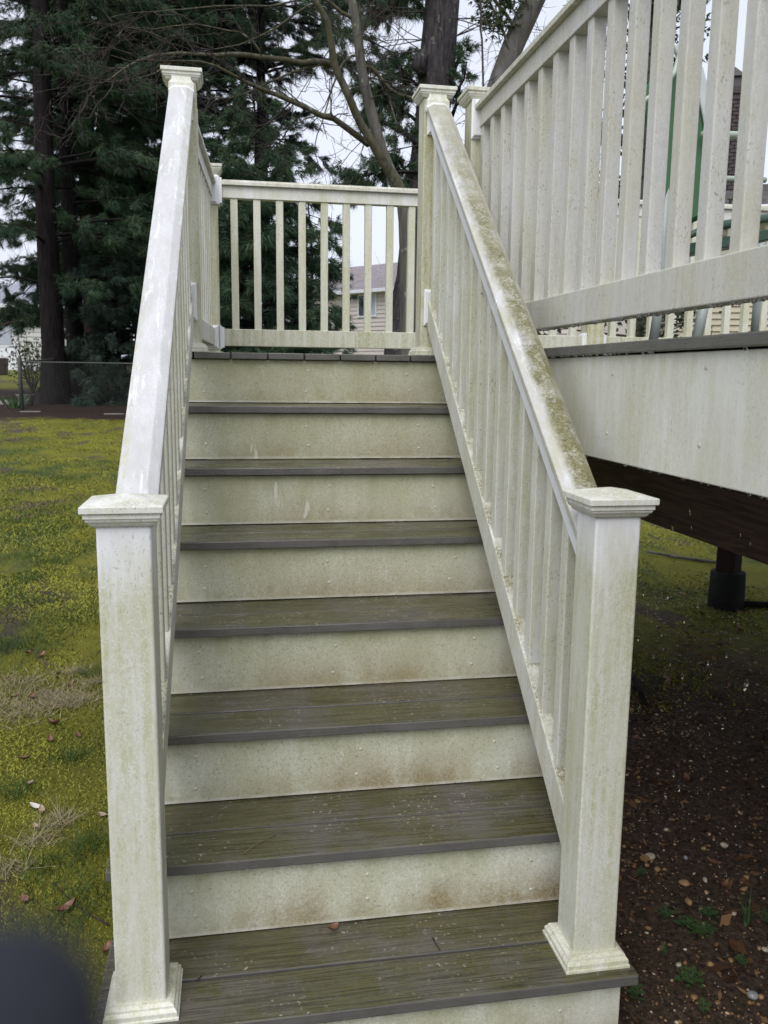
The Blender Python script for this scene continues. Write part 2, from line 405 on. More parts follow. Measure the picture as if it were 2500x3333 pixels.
def ground_mat():
    t = NT('moss_lawn_and_soil')
    P = t.n('ShaderNodeNewGeometry').outputs['Position']
    sp = t.n('ShaderNodeSeparateXYZ'); t.l(P, sp.inputs[0]); X, Y = sp.outputs[0], sp.outputs[1]
    moss = t.mix(t.ramp(t.noise(2.3, 5, .6), [(.3, 0.), (.7, 1.)]), (.29, .275, .034), (.14, .155, .028))
    moss = t.mix(t.math('MULTIPLY', t.noise(90, 4, .7), .65), moss, (.095, .10, .018))
    grass = t.mix(t.noise(60, 4, .7), (.045, .075, .018), (.105, .135, .04))
    col = t.mix(t.ramp(t.noise(1.1, 5, .65, (1, .6, 1)), [(.50, 0.), (.62, 1.)]), moss, grass)
    soil = t.mix(t.noise(45, 5, .7), (.040, .030, .025), (.15, .118, .098))
    bare = t.ramp(t.noise(1.7, 5, .65, (1, .55, 1), .5), [(.545, 0.), (.61, 1.)])
    col = t.mix(t.math('MULTIPLY', bare, .9), col, soil)
    # bare gravelly soil below the deck and beside the stair
    wob = t.math('MULTIPLY', t.math('SUBTRACT', t.noise(1.6, 5, .65), .5), 2.2)
    under = t.math('MULTIPLY', t.mapr(X, -.12, .12), t.mapr(t.math('ADD', Y, wob), 1.9, 2.7, 1, 0))
    dark = t.mix(t.ramp(t.noise(55, 6, .8), [(.36, 0.), (.64, 1.)]), (.022, .014, .010), (.175, .118, .084))
    dark = t.mix(t.ramp(t.noise(14, 4, .7), [(.45, 0.), (.7, .5)]), dark, (.055, .052, .020))
    col = t.mix(under, col, dark)
    # needle mulch below the pines
    wob2 = t.math('MULTIPLY', t.math('SUBTRACT', t.noise(1.1, 5, .7), .5), 3.2)
    y2 = t.math('ADD', Y, wob2)
    mul = t.math('MULTIPLY', t.mapr(y2, 15.6, 16.2), t.mapr(y2, 25, 27, 1, 0))
    col = t.mix(mul, col, t.mix(t.noise(30, 4, .7), (.016, .010, .008), (.060, .040, .031)))
    return t.fin(col, t.mapr(t.noise(25, 3), .3, .7, .6, .95), t.noise(60, 6, .8), 1.0, .03, spec=.12)
M['ground'] = ground_mat()

def tone_mat(name, stops, rough=.6):
    t = NT(name)
    a = t.n('ShaderNodeAttribute', attribute_name='tone')
    return t.fin(t.ramp(a.outputs['Fac'], stops), rough, spec=.12 if rough > .5 else .5)
M['moss'] = tone_mat('moss_tufts', [(0, (.125, .135, .028)), (.45, (.215, .220, .036)), (.8, (.265, .258, .044)), (1, (.19, .215, .045))], .75)
M['grass'] = tone_mat('grass_blades', [(0, (.025, .05, .014)), (.6, (.06, .10, .025)), (1, (.12, .14, .05))], .6)
M['straw'] = tone_mat('straw_grass', [(0, (.16, .13, .07)), (1, (.36, .31, .20))], .7)
M['litter'] = tone_mat('leaf_litter', [(0, (.03, .016, .010)), (.6, (.10, .050, .026)), (1, (.20, .115, .055))], .55)
M['pebble'] = tone_mat('pebbles', [(0, (.07, .048, .036)), (.35, (.20, .105, .042)), (.7, (.34, .21, .10)), (1, (.55, .48, .38))], .35)
M['pebble'].node_tree.nodes['Principled BSDF'].inputs['Roughness'].default_value = .3
def plain(name, c, r=.5, metal=0, var=.25):
    t = NT(name); n_ = t.noise(12, 4, .6)
    m = t.fin(t.mix(n_, tuple(q * (1 - var) for q in c), tuple(min(1, q * (1 + var)) for q in c)), r, t.noise(60, 3), .1, .002)
    t.b.inputs['Metallic'].default_value = metal; return m
M['green_cloth'] = plain('green_sling_cloth', (.035, .115, .045), .6)
M['pale_cloth'] = plain('pale_canvas', (.45, .49, .48), .6)
M['pale_tube'] = plain('pale_green_tube', (.34, .40, .33), .35)
M['grey_tube'] = plain('speckled_grey_tube', (.27, .30, .29), .4)
M['dkgreen'] = plain('dark_green_pad', (.020, .058, .030), .5)
M['siding_pink'] = plain('pinkish_beige_siding', (.60, .545, .50), .6, 0, .06)
M['siding_beige'] = plain('beige_siding', (.44, .40, .29), .6, 0, .08)
M['siding_grey'] = plain('pale_grey_siding', (.52, .52, .51), .6, 0, .06)
M['roof'] = plain('weathered_shingles', (.265, .235, .25), .75, 0, .35)
M['roof_grey'] = plain('pale_grey_shingles', (.30, .31, .36), .7, 0, .25)
M['roof_dark'] = plain('dark_shingles', (.10, .095, .09), .75, 0, .3)
M['white_paint'] = plain('white_paint', (.72, .74, .78), .45, 0, .05)
M['glass'] = plain('dark_window_glass', (.03, .035, .05), .08)
M['blind'] = plain('window_blind', (.40, .44, .50), .3)
M['brick'] = plain('dark_red_brick', (.050, .038, .038), .8, 0, .3)
M['metal_dark'] = plain('dark_sheet_metal', (.05, .045, .045), .5)
M['galv'] = plain('dull_galvanised_steel', (.055, .06, .055), .6)
M['mesh'] = plain('chain_link_wire', (.03, .032, .03), .7)
M['bin'] = plain('brown_plastic_bin', (.030, .022, .020), .5)
M['stone'] = plain('grey_fieldstone', (.16, .15, .14), .75, 0, .4)
M['leafbrown'] = plain('wet_dead_leaf', (.15, .07, .038), .45, 0, .4)
M['leafpale'] = plain('pale_dead_leaf', (.30, .22, .15), .5, 0, .3)
M['leafwhite'] = plain('silvery_dead_leaf', (.62, .60, .56), .5, 0, .1)
M['weed'] = plain('weed_leaves', (.038, .078, .020), .5, 0, .35)
M['daff'] = plain('strap_leaves', (.05, .11, .035), .45, 0, .3)
M['peb_pale'] = plain('pale_pebble', (.40, .35, .26), .35, 0, .2)
M['peb_ochre'] = plain('ochre_pebble', (.28, .17, .065), .35, 0, .3)
M['peb_grey'] = plain('grey_stone', (.24, .25, .25), .4, 0, .25)
M['glove'] = plain('dark_navy_cloth', (.010, .012, .019), .95, 0, .15)
t = NT('water'); t.b.inputs['Transmission Weight'].default_value = 1.0; t.b.inputs['IOR'].default_value = 1.33; t.b.inputs['Roughness'].default_value = .02
M['water'] = t.fin((.95, .97, 1), .02)

# ------------------------------------------------------------------ ground
def gz(x, y):
    x = np.asarray(x, float); y = np.asarray(y, float)
    z = -0.2 + 0.0372 * np.clip(y, 0, 60) + 0.004 * np.clip(y, -5, 0)
    bump = (np.sin(x * 3.1 + 1.3 * np.sin(y * 1.7)) * np.sin(y * 2.6 + x) * .008 + np.sin(x * 9.1 + y * 4.3) * np.sin(y * 7.7 - x * 3) * .005
            + np.sin(x * 23 + 2 * np.sin(y * 11)) * np.sin(y * 19 + x * 5) * .003)
    return z + bump
def axis(a, b, d, A, B, g):
    mid = list(np.arange(a, b, d)); s = d; q = b; hi = []
    while q < B: hi.append(q); s *= g; q += s
    hi.append(B); s = d; q = a; lo = []
    while q > A:
        s *= g; q -= s; lo.append(max(q, A))
    return np.array(lo[::-1] + mid + hi)
gx = axis(-2.4, 4.0, .03, -220, 220, 1.12); gy = axis(-.8, 5.0, .03, -40, 320, 1.06)
XX, YY = np.meshgrid(gx, gy); ZZ = gz(XX, YY)
nx, ny = len(gx), len(gy)
me = bpy.data.meshes.new('ground')
me.vertices.add(nx * ny); me.vertices.foreach_set('co', np.stack([XX, YY, ZZ], -1).reshape(-1).astype(np.float32))
ii = (np.arange(ny - 1)[:, None] * nx + np.arange(nx - 1)[None]).reshape(-1)
quads = np.stack([ii, ii + 1, ii + nx + 1, ii + nx], -1).astype(np.int32)
me.loops.add(quads.size); me.loops.foreach_set('vertex_index', quads.reshape(-1))
me.polygons.add(len(quads)); me.polygons.foreach_set('loop_start', np.arange(0, quads.size, 4, dtype=np.int32))
me.update(); me.materials.append(M['ground']); me.polygons.foreach_set('use_smooth', [True] * len(quads))
tag(link('ground', me), kind='structure', label='moss and grass lawn with bare gravelly soil below the deck', cat='ground')

# ------------------------------------------------------------------ staircase
RUN, RISE = 0.2653, 0.2003
X0, X1 = -0.083, 1.095
stair = empty('staircase', (0.5, 0.9, -0.2), 'steep outdoor stair with wet grey brown treads and stained white risers', 'staircase')
def shared(cache, key, fn):
    if key not in cache: cache[key] = fn()
    return cache[key]
cache = {}
def tread_mesh(d):
    m = MB(); m.box(X0, X1, 0, d, -.0255, 0); return m.mesh('tread_board', M['tread'], .003, 2)
tm = tread_mesh(.1385); tm_back = tread_mesh(.1640)
def local(o, parent, loc):
    o.location = Vector(loc) - parent.location
    o.parent = parent
for k in range(7):
    for j in range(2):
        o = bpy.data.objects.new('tread_board', tm_back if j else tm); COL.objects.link(o)
        local(o, stair, (0, k * RUN + j * .1460, k * RISE + (.0008 if (k + j) % 2 else 0)))
rms = []
for xe in (1.063, 1.108):
    rm = MB(); rm.box(X0 + .03, xe, 0, .018, 0, RISE - .0255 - .006); rms.append(rm.mesh('riser', M['riser'], .0015, 1))
for k in range(8):
    o = bpy.data.objects.new('riser', rms[1 if k else 0]); COL.objects.link(o)
    local(o, stair, (0, k * RUN + .020, (k - 1) * RISE + .0035))
pm = MB(); pm.tube([(0, 0, 0), (0, -.0007, 0)], [.0052, .0048], 14); pm = pm.mesh('screw_plug', M['plug'])
for k in range(8):
    for x in (.115, .50 + .02 * (k % 3), .93):
        for dz in (.05, .125):
            o = bpy.data.objects.new('screw_plug', pm); COL.objects.link(o)
            local(o, stair, (x + random.uniform(-.012, .012), k * RUN + .020, (k - 1) * RISE + dz + random.uniform(-.01, .01)))
for x in (X0 + .032, X1 - .070):
    m = MB()
    prof = [(0, -.2), (.30, -.2), (7 * RUN, 1.08), (7 * RUN, 1.36)]
    pr = []
    for k in range(8):          # saw-tooth top under the treads
        pass
    n = len(prof)
    pts = [(0.045, -.2), (.42, -.2), (7 * RUN + .01, 1.0), (7 * RUN + .01, 7 * RISE - .2 - .03)]
    for k in range(6, -1, -1):
        pts += [(k * RUN + .042 + .0, k * RISE - .03)] if k == 6 else [((k + 1) * RUN + .042, k * RISE - .03), (k * RUN + .042, k * RISE - .03)]
    vs = [(x, a, b) for a, b in pts] + [(x + .038, a, b) for a, b in pts]; n = len(pts)
    m.add(vs, [(i, (i + 1) % n, n + (i + 1) % n, n + i) for i in range(n)] + [tuple(range(n)), tuple(range(n, 2 * n))[::-1]])
    m.build('stringer', M['beam'], stair)

# ------------------------------------------------------------------ landing and deck
ZL = 7 * RISE
YL = 7 * RUN
YB = 3.20
DX0 = 1.115
landing = empty('stair_landing', (.5, 2.5, ZL), 'small board landing at the head of the stair', 'landing')
PITCHB = .1445; JX = .2135
m = MB(); m.box(0, .1390, 0, YB - YL, -.0255, 0); lb = m.mesh('deck_board', M['deck'], .003, 2)
x = JX - 2 * PITCHB
while x < 1.05:
    o = bpy.data.objects.new('deck_board', lb); COL.objects.link(o)
    local(o, landing, (x + .0028, YL + random.uniform(-.002, .002), ZL + random.uniform(-.001, .001))); x += PITCHB
m = MB(); m.box(-.065, -.047, YL + .06, YB - .02, ZL - .29, ZL - .028); m.build('fascia', M['fascia'], landing, .002)
m = MB(); m.box(-.065, DX0 - .01, YB - .02, YB - .002, ZL - .29, ZL - .028); m.build('fascia', M['fascia'], landing, .002)
for yy in (YL + .07, YL + .5, YL + .93):
    m = MB(); m.box(-.045, DX0 + .01, yy, yy + .038, ZL - .265, ZL - .028); m.build('joist', M['beam'], landing)
for xx, yy in ((.02, YB - .16), (.02, YL + .16), (.96, YB - .16)):
    m = MB(); m.box(xx - .045, xx + .045, yy - .045, yy + .045, float(gz(xx, yy)) - .1, ZL - .267); m.build('support_post', M['darkpost'], landing, .003)
deck = empty('deck', (3.2, .6, ZL), 'raised deck with grey board edge, dirty white fascia and dark beam below', 'deck')
YF = -2.3
m = MB(); m.box(0, .1390, 0, YB - YF, -.0255, 0); db = m.mesh('deck_board', M['deck'], .003, 2)
x = DX0
while x < 5.3:
    o = bpy.data.objects.new('deck_board', db); COL.objects.link(o)
    local(o, deck, (x, YF, ZL + .001)); x += PITCHB
DX1 = x
m = MB(); m.box(DX0 + .014, DX0 + .032, YF + .02, YL + .045, ZL - .284, ZL - .0285); m.build('fascia', M['fascia'], deck, .0025)
pm2 = MB(); pm2.tube([(0, 0, 0), (-.0007, 0, 0)], [.0052, .0048], 14); pm2 = pm2.mesh('screw_plug', M['plug'])
for yy in np.arange(YF + .25, 1.8, .406):
    for dz in (.075, .215):
        o = bpy.data.objects.new('screw_plug', pm2); COL.objects.link(o); local(o, deck, (DX0 + .014, yy + random.uniform(-.02, .02), ZL - .284 + dz + random.uniform(-.012, .012)))
m = MB(); m.box(DX0 + .034, DX1 - .02, YB - .02, YB - .002, ZL - .284, ZL - .0285); m.build('fascia', M['fascia'], deck, .0025)
m = MB(); m.box(DX0 + .034, DX1 - .02, YF + .02, YF + .038, ZL - .284, ZL - .0285); m.build('fascia', M['fascia'], deck, .0025)
m = MB(); m.box(DX0 + .034, DX0 + .074, YF + .04, YB - .022, ZL - .262, ZL - .0285); m.build('rim_joist', M['beam'], deck)
jm = MB(); jm.box(DX0 + .076, DX1 - .03, 0, .038, ZL - .262 - ZL, -.0285); jm = jm.mesh('joist', M['beam'])
yy = YF + .2
while yy < YB - .1:
    o = bpy.data.objects.new('joist', jm); COL.objects.link(o); local(o, deck, (0, yy, ZL)); yy += .406
for bx in (1.55, 4.6):
    m = MB(); m.box(bx, bx + .078, YF + .3, YB - .25, ZL - .262 - .285, ZL - .264); m.build('beam', M['beam'], deck, .003)

def pier(x, y, lab, rot=.6, top=None):
    z0 = float(gz(x, y)) - .05
    e = empty('deck_pier', (x, y, z0 + .05), lab, 'deck pier', 'piers below the deck')
    m = MB(); m.tube([(0, 0, -.06), (0, 0, .10), (0, 0, .222), (0, 0, .226)], [.110, .107, .104, .099], 28); f = m.build('footing', M['concrete'], e, loc=(0, 0, 0))
    m = MB(); m.box(-.058, .058, -.058, .058, .224, top - (z0 + .05)); o = m.build('post', M['darkpost'], e, .004, loc=(0, 0, 0)); o.rotation_euler.z = rot
ptop = ZL - .262
pier(3.25, 3.13, 'dark square post on a round concrete footing at the far deck corner', .62, ptop)
bt = ZL - .262 - .285
pier(1.589, 2.0, 'deck post on a round footing hidden behind the right stair post', 0, bt)
pier(1.589, -1.2, 'deck post on a round footing under the near end of the beam', 0, bt)
pier(4.639, 2.4, 'deck post on a round footing under the far right beam', 0, bt)
pier(4.639, -1.2, 'deck post on a round footing under the near right beam', 0, bt)

# ------------------------------------------------------------------ posts
HB = .0505
def post(x, y, z0, h, lab, mat, capmat, trim=True):
    """x, y: centre.  h: height of the sleeve"""
    e = empty('railing_post', (x, y, z0), lab, 'railing post', 'white posts of the railings')
    m = MB(); m.box(-HB, HB, -HB, HB, 0, h); m.build('sleeve', mat, e, .005, 3, loc=(0, 0, 0))
    m = MB(); m.loft([(HB + .004, h - .003), (.0585, h), (.0610, h + .0035), (.0615, h + .0065), (.0650, h + .0072), (.0668, h + .0105), (.0672, h + .014),
                      (.0700, h + .0146), (.0700, h + .0250), (.0755, h + .0256), (.0757, h + .0375), (.0740, h + .039), (.004, h + .054)], 0, 0)
    m.build('cap', capmat, e, .0006, 1, loc=(0, 0, 0))
    if trim:
        m = MB(); m.loft([(.0760, 0), (.0760, .0065), (.0730, .007), (.0730, .0175), (.0700, .0215), (.0675, .024), (.0665, .0290), (.0610, .0320), (.0580, .0330), (HB + .0012, .0325)], 0, 0)
        m.build('base_trim', M['trim'], e, .0006, 1, loc=(0, 0, 0))
    return e
LO_Y = .051 + HB
UP_Y = 1.887 + HB
post(.0130, LO_Y, 0, 1.036, 'left post at the foot of the stair, white with green algae streaks', M['post'], M['cap'])
post(1.0095, LO_Y, 0, 1.036, 'right post at the foot of the stair with a moss stained pyramid cap', M['post'], M['cap'])
post(.0500, UP_Y, ZL, 1.000, 'tall left post at the head of the stair', M['post_up'], M['cap'])
post(1.0310, UP_Y, ZL, 1.000, 'tall right post at the head of the stair in front of the big trunk', M['post_up'], M['cap'])
post(.1060, 3.16, ZL, .945, 'small far left corner post of the landing', M['post_up'], M['railcap'])
post(1.1730, 1.75, ZL, .945, 'deck post just right of the stair where the long railing starts', M['post_up'], M['railcap'])
post(2.2690, 3.13, ZL, .945, 'far post on the back edge of the deck', M['post_up'], M['railcap'])
post(1.1730, -2.05, ZL, .945, 'near end post of the deck railing', M['post_up'], M['railcap'])
post(4.4000, 3.13, ZL, .945, 'far right post on the back edge of the deck', M['post_up'], M['railcap'])

# ------------------------------------------------------------------ railings
CAPP = [(-.0445, -.030), (-.0445, -.013), (-.041, -.0105), (-.024, -.001), (-.021, 0), (.021, 0), (.024, -.001), (.041, -.0105), (.0445, -.013), (.0445, -.030), (.0265, -.030), (-.0265, -.030)]
NECK = [(-.0255, -.092), (-.0255, -.0305), (.0255, -.0305), (.0255, -.092)]
BOTP = [(-.0255, -.090), (-.0255, 0), (.0255, 0), (.0255, -.090)]
BW = .0190
def collar(parent, c, d, hw=.036, hh=.058, th=.022, mat=None):
    """moulded bracket round a rail end: c at the post face, d out of the post"""
    c = np.array(c, float); d = np.array(d, float); d /= np.linalg.norm(d)
    side = np.cross(d, (0, 0, 1.)); side /= np.linalg.norm(side); up = np.cross(side, d)
    m = MB(); vs = []; fs = []
    rings = [(hw + .008, hh + .010, 0), (hw + .008, hh + .010, .006), (hw + .002, hh + .003, .010), (hw, hh, th), (hw - .004, hh - .004, th + .001)]
    for a, b, q in rings:
        vs += [c + d * q + side * sx * a + up * sy * b for sx, sy in ((-1, -1), (1, -1), (1, 1), (-1, 1))]
    for k in range(len(rings) - 1):
        for i in range(4):
            j = (i + 1) % 4; fs.append((4 * k + i, 4 * k + j, 4 * k + 4 + j, 4 * k + 4 + i))
    fs += [(0, 1, 2, 3), tuple(range(4 * len(rings) - 4, 4 * len(rings)))]
    m.add(vs, fs); return m.build('bracket', mat or M['clean'], parent)

def stair_rail(lab, xa, xb, handmat):
    e = empty('stair_railing', (xa, LO_Y + HB, .2), lab, 'railing', 'sloping stair railings')
    ya, yb = LO_Y + HB - .01, UP_Y - HB + .004
    fx = lambda y: xa + (xb - xa) * (y - LO_Y) / (UP_Y - LO_Y)
    zt = lambda y: 1.078 + .812 * (y - .26)
    zb = lambda y: .791 + .795 * (y - .815)          # top of the bottom rail
    m = MB(); m.prism(CAPP, (fx(ya), ya, zt(ya)), (fx(yb), yb - .04, zt(yb - .04))); m.build('handrail', handmat, e, .0012, 1)
    m = MB(); m.prism([(a, b) for a, b in NECK], (fx(ya), ya, zt(ya)), (fx(yb), yb, zt(yb))); m.build('subrail', M['clean'], e, .0015, 1)
    m = MB(); m.prism(BOTP, (fx(ya), ya, zb(ya)), (fx(yb), yb, zb(yb))); m.build('bottom_rail', M['botrail'], e, .003, 2)
    y = .985 + BW - .1175 * 6
    ys = []
    while y < 1.84:
        if y > LO_Y + HB + .03: ys.append(y)
        y += .1175
    lo = -.02; hh = (zt(1) - .115) - zb(1)
    for y in ys:
        m = MB(); m.box(-BW, BW, -BW, BW, -.016, (zt(y) - .108 - .02) - zb(y) + .02)
        o = link('baluster', m.mesh('baluster', M['bal'], .003, 2)); local(o, e, (fx(y), y, zb(y)))
        o.parent = e
    # end fittings on the upper post
    collar(e, (fx(yb), UP_Y - HB - .001, zb(yb) - .052), (0, -1, 0), .030, .062, .02, M['clean'])
    collar(e, (fx(yb), UP_Y - HB - .001, zt(yb) - .070), (0, -1, 0), .030, .062, .016, M['clean'])
    m = MB(); m.loft([((.046, .012), 0), ((.046, .012), .028), ((.036, .008), .040), ((.036, .006), .052)], fx(yb), UP_Y - HB - .013)
    o = m.build('end_cover', M['cap'], e, .002, 1); o.location.z += zt(yb) - .045
    m = MB(); m.prism([(a * 1.05, b * 1.04 + .001) for a, b in CAPP], (fx(yb), yb - .048, zt(yb - .048)), (fx(yb), yb - .001, zt(yb - .001) - .012)); m.build('end_sleeve', M['clean'], e, .001, 1)
    return e
stair_rail('left sloping stair railing with a pale clean handrail', .0130, .0500, M['hand_clean'])
stair_rail('right sloping stair railing with a moss covered handrail', 1.0095, 1.0310, M['hand_moss'])

def level_rail(lab, p0, p1, zt, zb, nb, first, pitch, mats, coll=(1, 1), capov=1.0):
    """p0, p1: (x, y) of the rail ends at the post faces"""
    p0 = np.array(p0, float); p1 = np.array(p1, float); d = p1 - p0; L = np.linalg.norm(d); d /= L
    e = empty('level_railing', (p0[0], p0[1], ZL), lab, 'railing', 'level railings round the deck')
    top, cap_, bot, bal = mats
    a = (*p0, zt); b = (*p1, zt)
    m = MB(); m.prism(CAPP, a, b); m.build('handrail', cap_, e, .0012, 1)
    m = MB(); m.prism(NECK, a, b); m.build('subrail', top, e, .002, 2)
    m = MB(); m.prism(BOTP, (*p0, zb), (*p1, zb)); m.build('bottom_rail', bot, e, .003, 2)
    m = MB(); m.box(-BW, BW, -BW, BW, 0, zt - .092 - zb + .012); bm_ = m.mesh('baluster', bal, .003, 2)
    ang = math.atan2(d[1], d[0])
    for k in range(nb):
        s_ = first + k * pitch
        if s_ > L - .02: break
        q = p0 + d * s_
        o = bpy.data.objects.new('baluster', bm_); COL.objects.link(o); local(o, e, (q[0], q[1], zb - .006)); o.rotation_euler.z = ang
    for on, c, dd in ((coll[0], p0, d), (coll[1], p1, -d)):
        if on:
            collar(e, (c[0], c[1], zb - .045), (dd[0], dd[1], 0), .036, .052)
            collar(e, (c[0], c[1], zt - .058), (dd[0], dd[1], 0), .044, .062)
    return e
ZBT = 1.555; ZTT = 2.318
bm4 = (M['rail'], M['railcap'], M['botrail_back'], M['bal_back'])
level_rail('railing across the back of the landing with a mossy top edge', (.1565, 3.15), (2.2185, 3.13), ZTT, ZBT, 40, .0765 + BW - .012, .1192, bm4)
level_rail('short railing along the left side of the landing', (.0505, UP_Y + HB), (.1050, 3.1095), ZTT, ZBT, 9, .09, .118, (M['rail'], M['railcap'], M['rail'], M['bal']))
level_rail('back deck railing right of the far post', (2.3195, 3.13), (4.3495, 3.13), ZTT, ZBT, 40, .07, .1192, bm4)
level_rail('long deck railing right of the stair coming toward the viewer', (1.1730, 1.6995), (1.1730, -1.9995), 2.335, 1.555, 40, .0165 + BW, .1235,
           (M['deckrail'], M['railcap'], M['deckrail'], M['deckrail']), (1, 0))
# ------------------------------------------------------------------ patio chair on the deck
CY = 1.28
chair = empty('patio_chair', tuple(px(2210, 1105, CY) * (1, 1, 0) + (0, 0, ZL)), 'green sling patio chair with pale tube frame behind the deck railing balusters', 'chair')
P = lambda u, v, y=CY: px(u, v, y)
def slab(pts_a, off, name, mat):
    m = MB(); n = len(pts_a); o = np.array(off)
    m.add(list(pts_a) + [p + o for p in pts_a], [tuple(range(n))[::-1], tuple(range(n, 2 * n))] + [(i, (i + 1) % n, n + (i + 1) % n, n + i) for i in range(n)])
    return m.build(name, mat, chair, .003, 1)
slab([P(2150, 700), P(2252, 712), P(2300, 690), P(2308, 560), P(2296, 440), P(2268, 300), P(2215, 205), P(2160, 200), P(2098, 285), P(2095, 345), P(2128, 480), P(2165, 590)], (.02, .05, -.01), 'backrest', M['green_cloth'])
slab([P(2272, 296, CY - .012), P(2300, 440, CY - .012), P(2318, 400, CY - .012), P(2312, 310, CY - .012), P(2290, 220, CY - .012), P(2225, 128, CY - .012), P(2192, 148, CY - .012), P(2212, 192, CY - .012)], (.01, .03, 0), 'headrest', M['pale_cloth'])
def ctube(name, pts, r, mat): 
    m = MB(); m.tube(pts, r, 12); return m.build(name, mat, chair)
ctube('frame', [P(2040, 372, CY - .02), P(2098, 328, CY - .03), P(2160, 285, CY - .035), P(2196, 235, CY - .035), P(2212, 180, CY - .03), P(2232, 128, CY - .02)], .0085, M['pale_tube'])
ctube('leg', [P(2172, 575, CY + .02), P(2158, 800, CY), P(2142, 1010, CY - .02), P(2126, 1112, CY - .03)], .0165, M['grey_tube'])
ctube('leg', [P(2318, 760, CY + .1), P(2306, 880, CY + .06), P(2290, 1000, CY), P(2268, 1104, CY - .04)], .0185, M['grey_tube'])
ctube('leg', [P(2480, 760, CY + .5), P(2470, 900, CY + .5), P(2462, 1010, CY + .5), P(2455, 1085, CY + .5)], .0165, M['grey_tube'])
ctube('cross_bar', [P(2288, 438, CY - .04), P(2360, 439, CY + .0), P(2480, 440, CY + .05)], .0125, M['pale_tube'])
ctube('cross_bar', [P(2300, 580, CY + .02), P(2400, 583, CY + .05), P(2490, 586, CY + .08)], .0105, M['pale_tube'])
ctube('arm_pad', [P(2235, 772, CY - .05), P(2290, 745, CY), P(2350, 733, CY + .05), P(2420, 722, CY + .10), P(2560, 700, CY + .2)], [.010, .014, .016, .016, .016], M['dkgreen'])
slab([P(2225, 795, CY), P(2560, 735, CY + .15), P(2560, 770, CY + .15), P(2225, 830, CY)], (.02, .3, .005), 'seat', M['dkgreen'])

# ------------------------------------------------------------------ houses
def house(name, org, ang, x0, x1, zb, ze, depth, course, lab, sid, roofm, rise, trim=.16, over=.35, nsh=26):
    e = empty(name, (org[0], org[1], 0), lab, 'house'); e.rotation_euler.z = ang
    m = MB(); m.box(x0, x1, .02, depth, zb - .4, ze); m.build('wall', sid, e, loc=(0, 0, 0))
    n = int((ze - zb) / course)
    m = MB(); L = x1 - x0
    m.add([(0, -.024, 0), (L, -.024, 0), (L, .018, 0), (0, .018, 0), (0, .012, course + .006), (L, .012, course + .006), (L, .018, course + .006), (0, .018, course + .006)],
          [(3, 2, 1, 0), (4, 5, 6, 7), (0, 1, 5, 4), (1, 2, 6, 5), (2, 3, 7, 6), (3, 0, 4, 7)])
    sb = m.mesh('siding_board', sid)
    for k in range(n):
        o = bpy.data.objects.new('siding_board', sb); COL.objects.link(o); o.parent = e; o.location = (x0, 0, zb + k * course)
    run = depth / 2
    m = MB()
    q0 = np.array([0, -over, ze + .02]); q1 = np.array([0, run, ze + .02 + rise])
    for s_ in (0, 1):
        f = (lambda y: y) if s_ == 0 else (lambda y: depth - y)
        a = [(x0 - .3, f(q0[1]), q0[2]), (x1 + .3, f(q0[1]), q0[2]), (x1 + .3, f(q1[1]), q1[2]), (x0 - .3, f(q1[1]), q1[2])]
        b = [(p[0], p[1], p[2] - .12) for p in a]
        m.add(a + b, [(0, 1, 2, 3), (7, 6, 5, 4), (0, 4, 5, 1), (1, 5, 6, 2), (2, 6, 7, 3), (3, 7, 4, 0)])
    m.add([(x0, .02, ze), (x0, depth, ze), (x0, run, ze + rise - .1), (x0 + .1, .02, ze), (x0 + .1, depth, ze), (x0 + .1, run, ze + rise - .1)], [(0, 1, 2), (3, 4, 5), (0, 1, 4, 3), (1, 2, 5, 4), (2, 0, 3, 5)])
    m.add([(x1 - .1, .02, ze), (x1 - .1, depth, ze), (x1 - .1, run, ze + rise - .1), (x1, .02, ze), (x1, depth, ze), (x1, run, ze + rise - .1)], [(0, 1, 2), (3, 4, 5), (0, 1, 4, 3), (1, 2, 5, 4), (2, 0, 3, 5)])
    rf = m.build('roof', roofm, e, loc=(0, 0, 0))
    m = MB(); rr = random.Random(3)
    sl = (q1 - q0); 
    for k in range(nsh):                       # shingle tabs, uneven, each course lapping the one below
        t0, t1 = k / nsh, (k + 1.05) / nsh
        x = x0 - .3
        while x < x1 + .3:
            wd = rr.uniform(.18, .42); x2 = min(x + wd, x1 + .3); up_ = rr.uniform(.012, .03)
            a0 = q0 + sl * t0; a1 = q0 + sl * min(t1, 1)
            m.add([(x, a0[1] - .01, a0[2] + up_), (x2 - .006, a0[1] - .01, a0[2] + up_), (x2 - .006, a1[1], a1[2] + .006), (x, a1[1], a1[2] + .006), (x, a0[1] - .01, a0[2]), (x2 - .006, a0[1] - .01, a0[2])],
                  [(0, 1, 2, 3), (0, 4, 5, 1)]); x = x2
    o = m.build('shingles', roofm, rf, loc=(0, 0, 0)); o['kind'] = 'stuff'
    m = MB(); m.box(x0 - .3, x1 + .3, -over - .10, -over - .004, ze - .13, ze + .03); m.build('gutter', M['white_paint'], e, .015, 2, loc=(0, 0, 0))
    m = MB(); m.box(x0, x1, -over, -.014, ze - .14, ze - .125); m.build('soffit', M['white_paint'], e, loc=(0, 0, 0))
    for x in (x0 - .03, x1 - .08):
        m = MB(); m.box(x, x + .11, -.035, .03, zb, ze - .14); m.build('corner_board', M['white_paint'], e, loc=(0, 0, 0))
    return e
def hpart(e, name, boxes, mat, parent=None, bev=.004):
    m = MB()
    for b in boxes: m.box(*b)
    o = link(name, m.mesh(name, mat, bev, 1), parent or e, (0, 0, 0)); return o
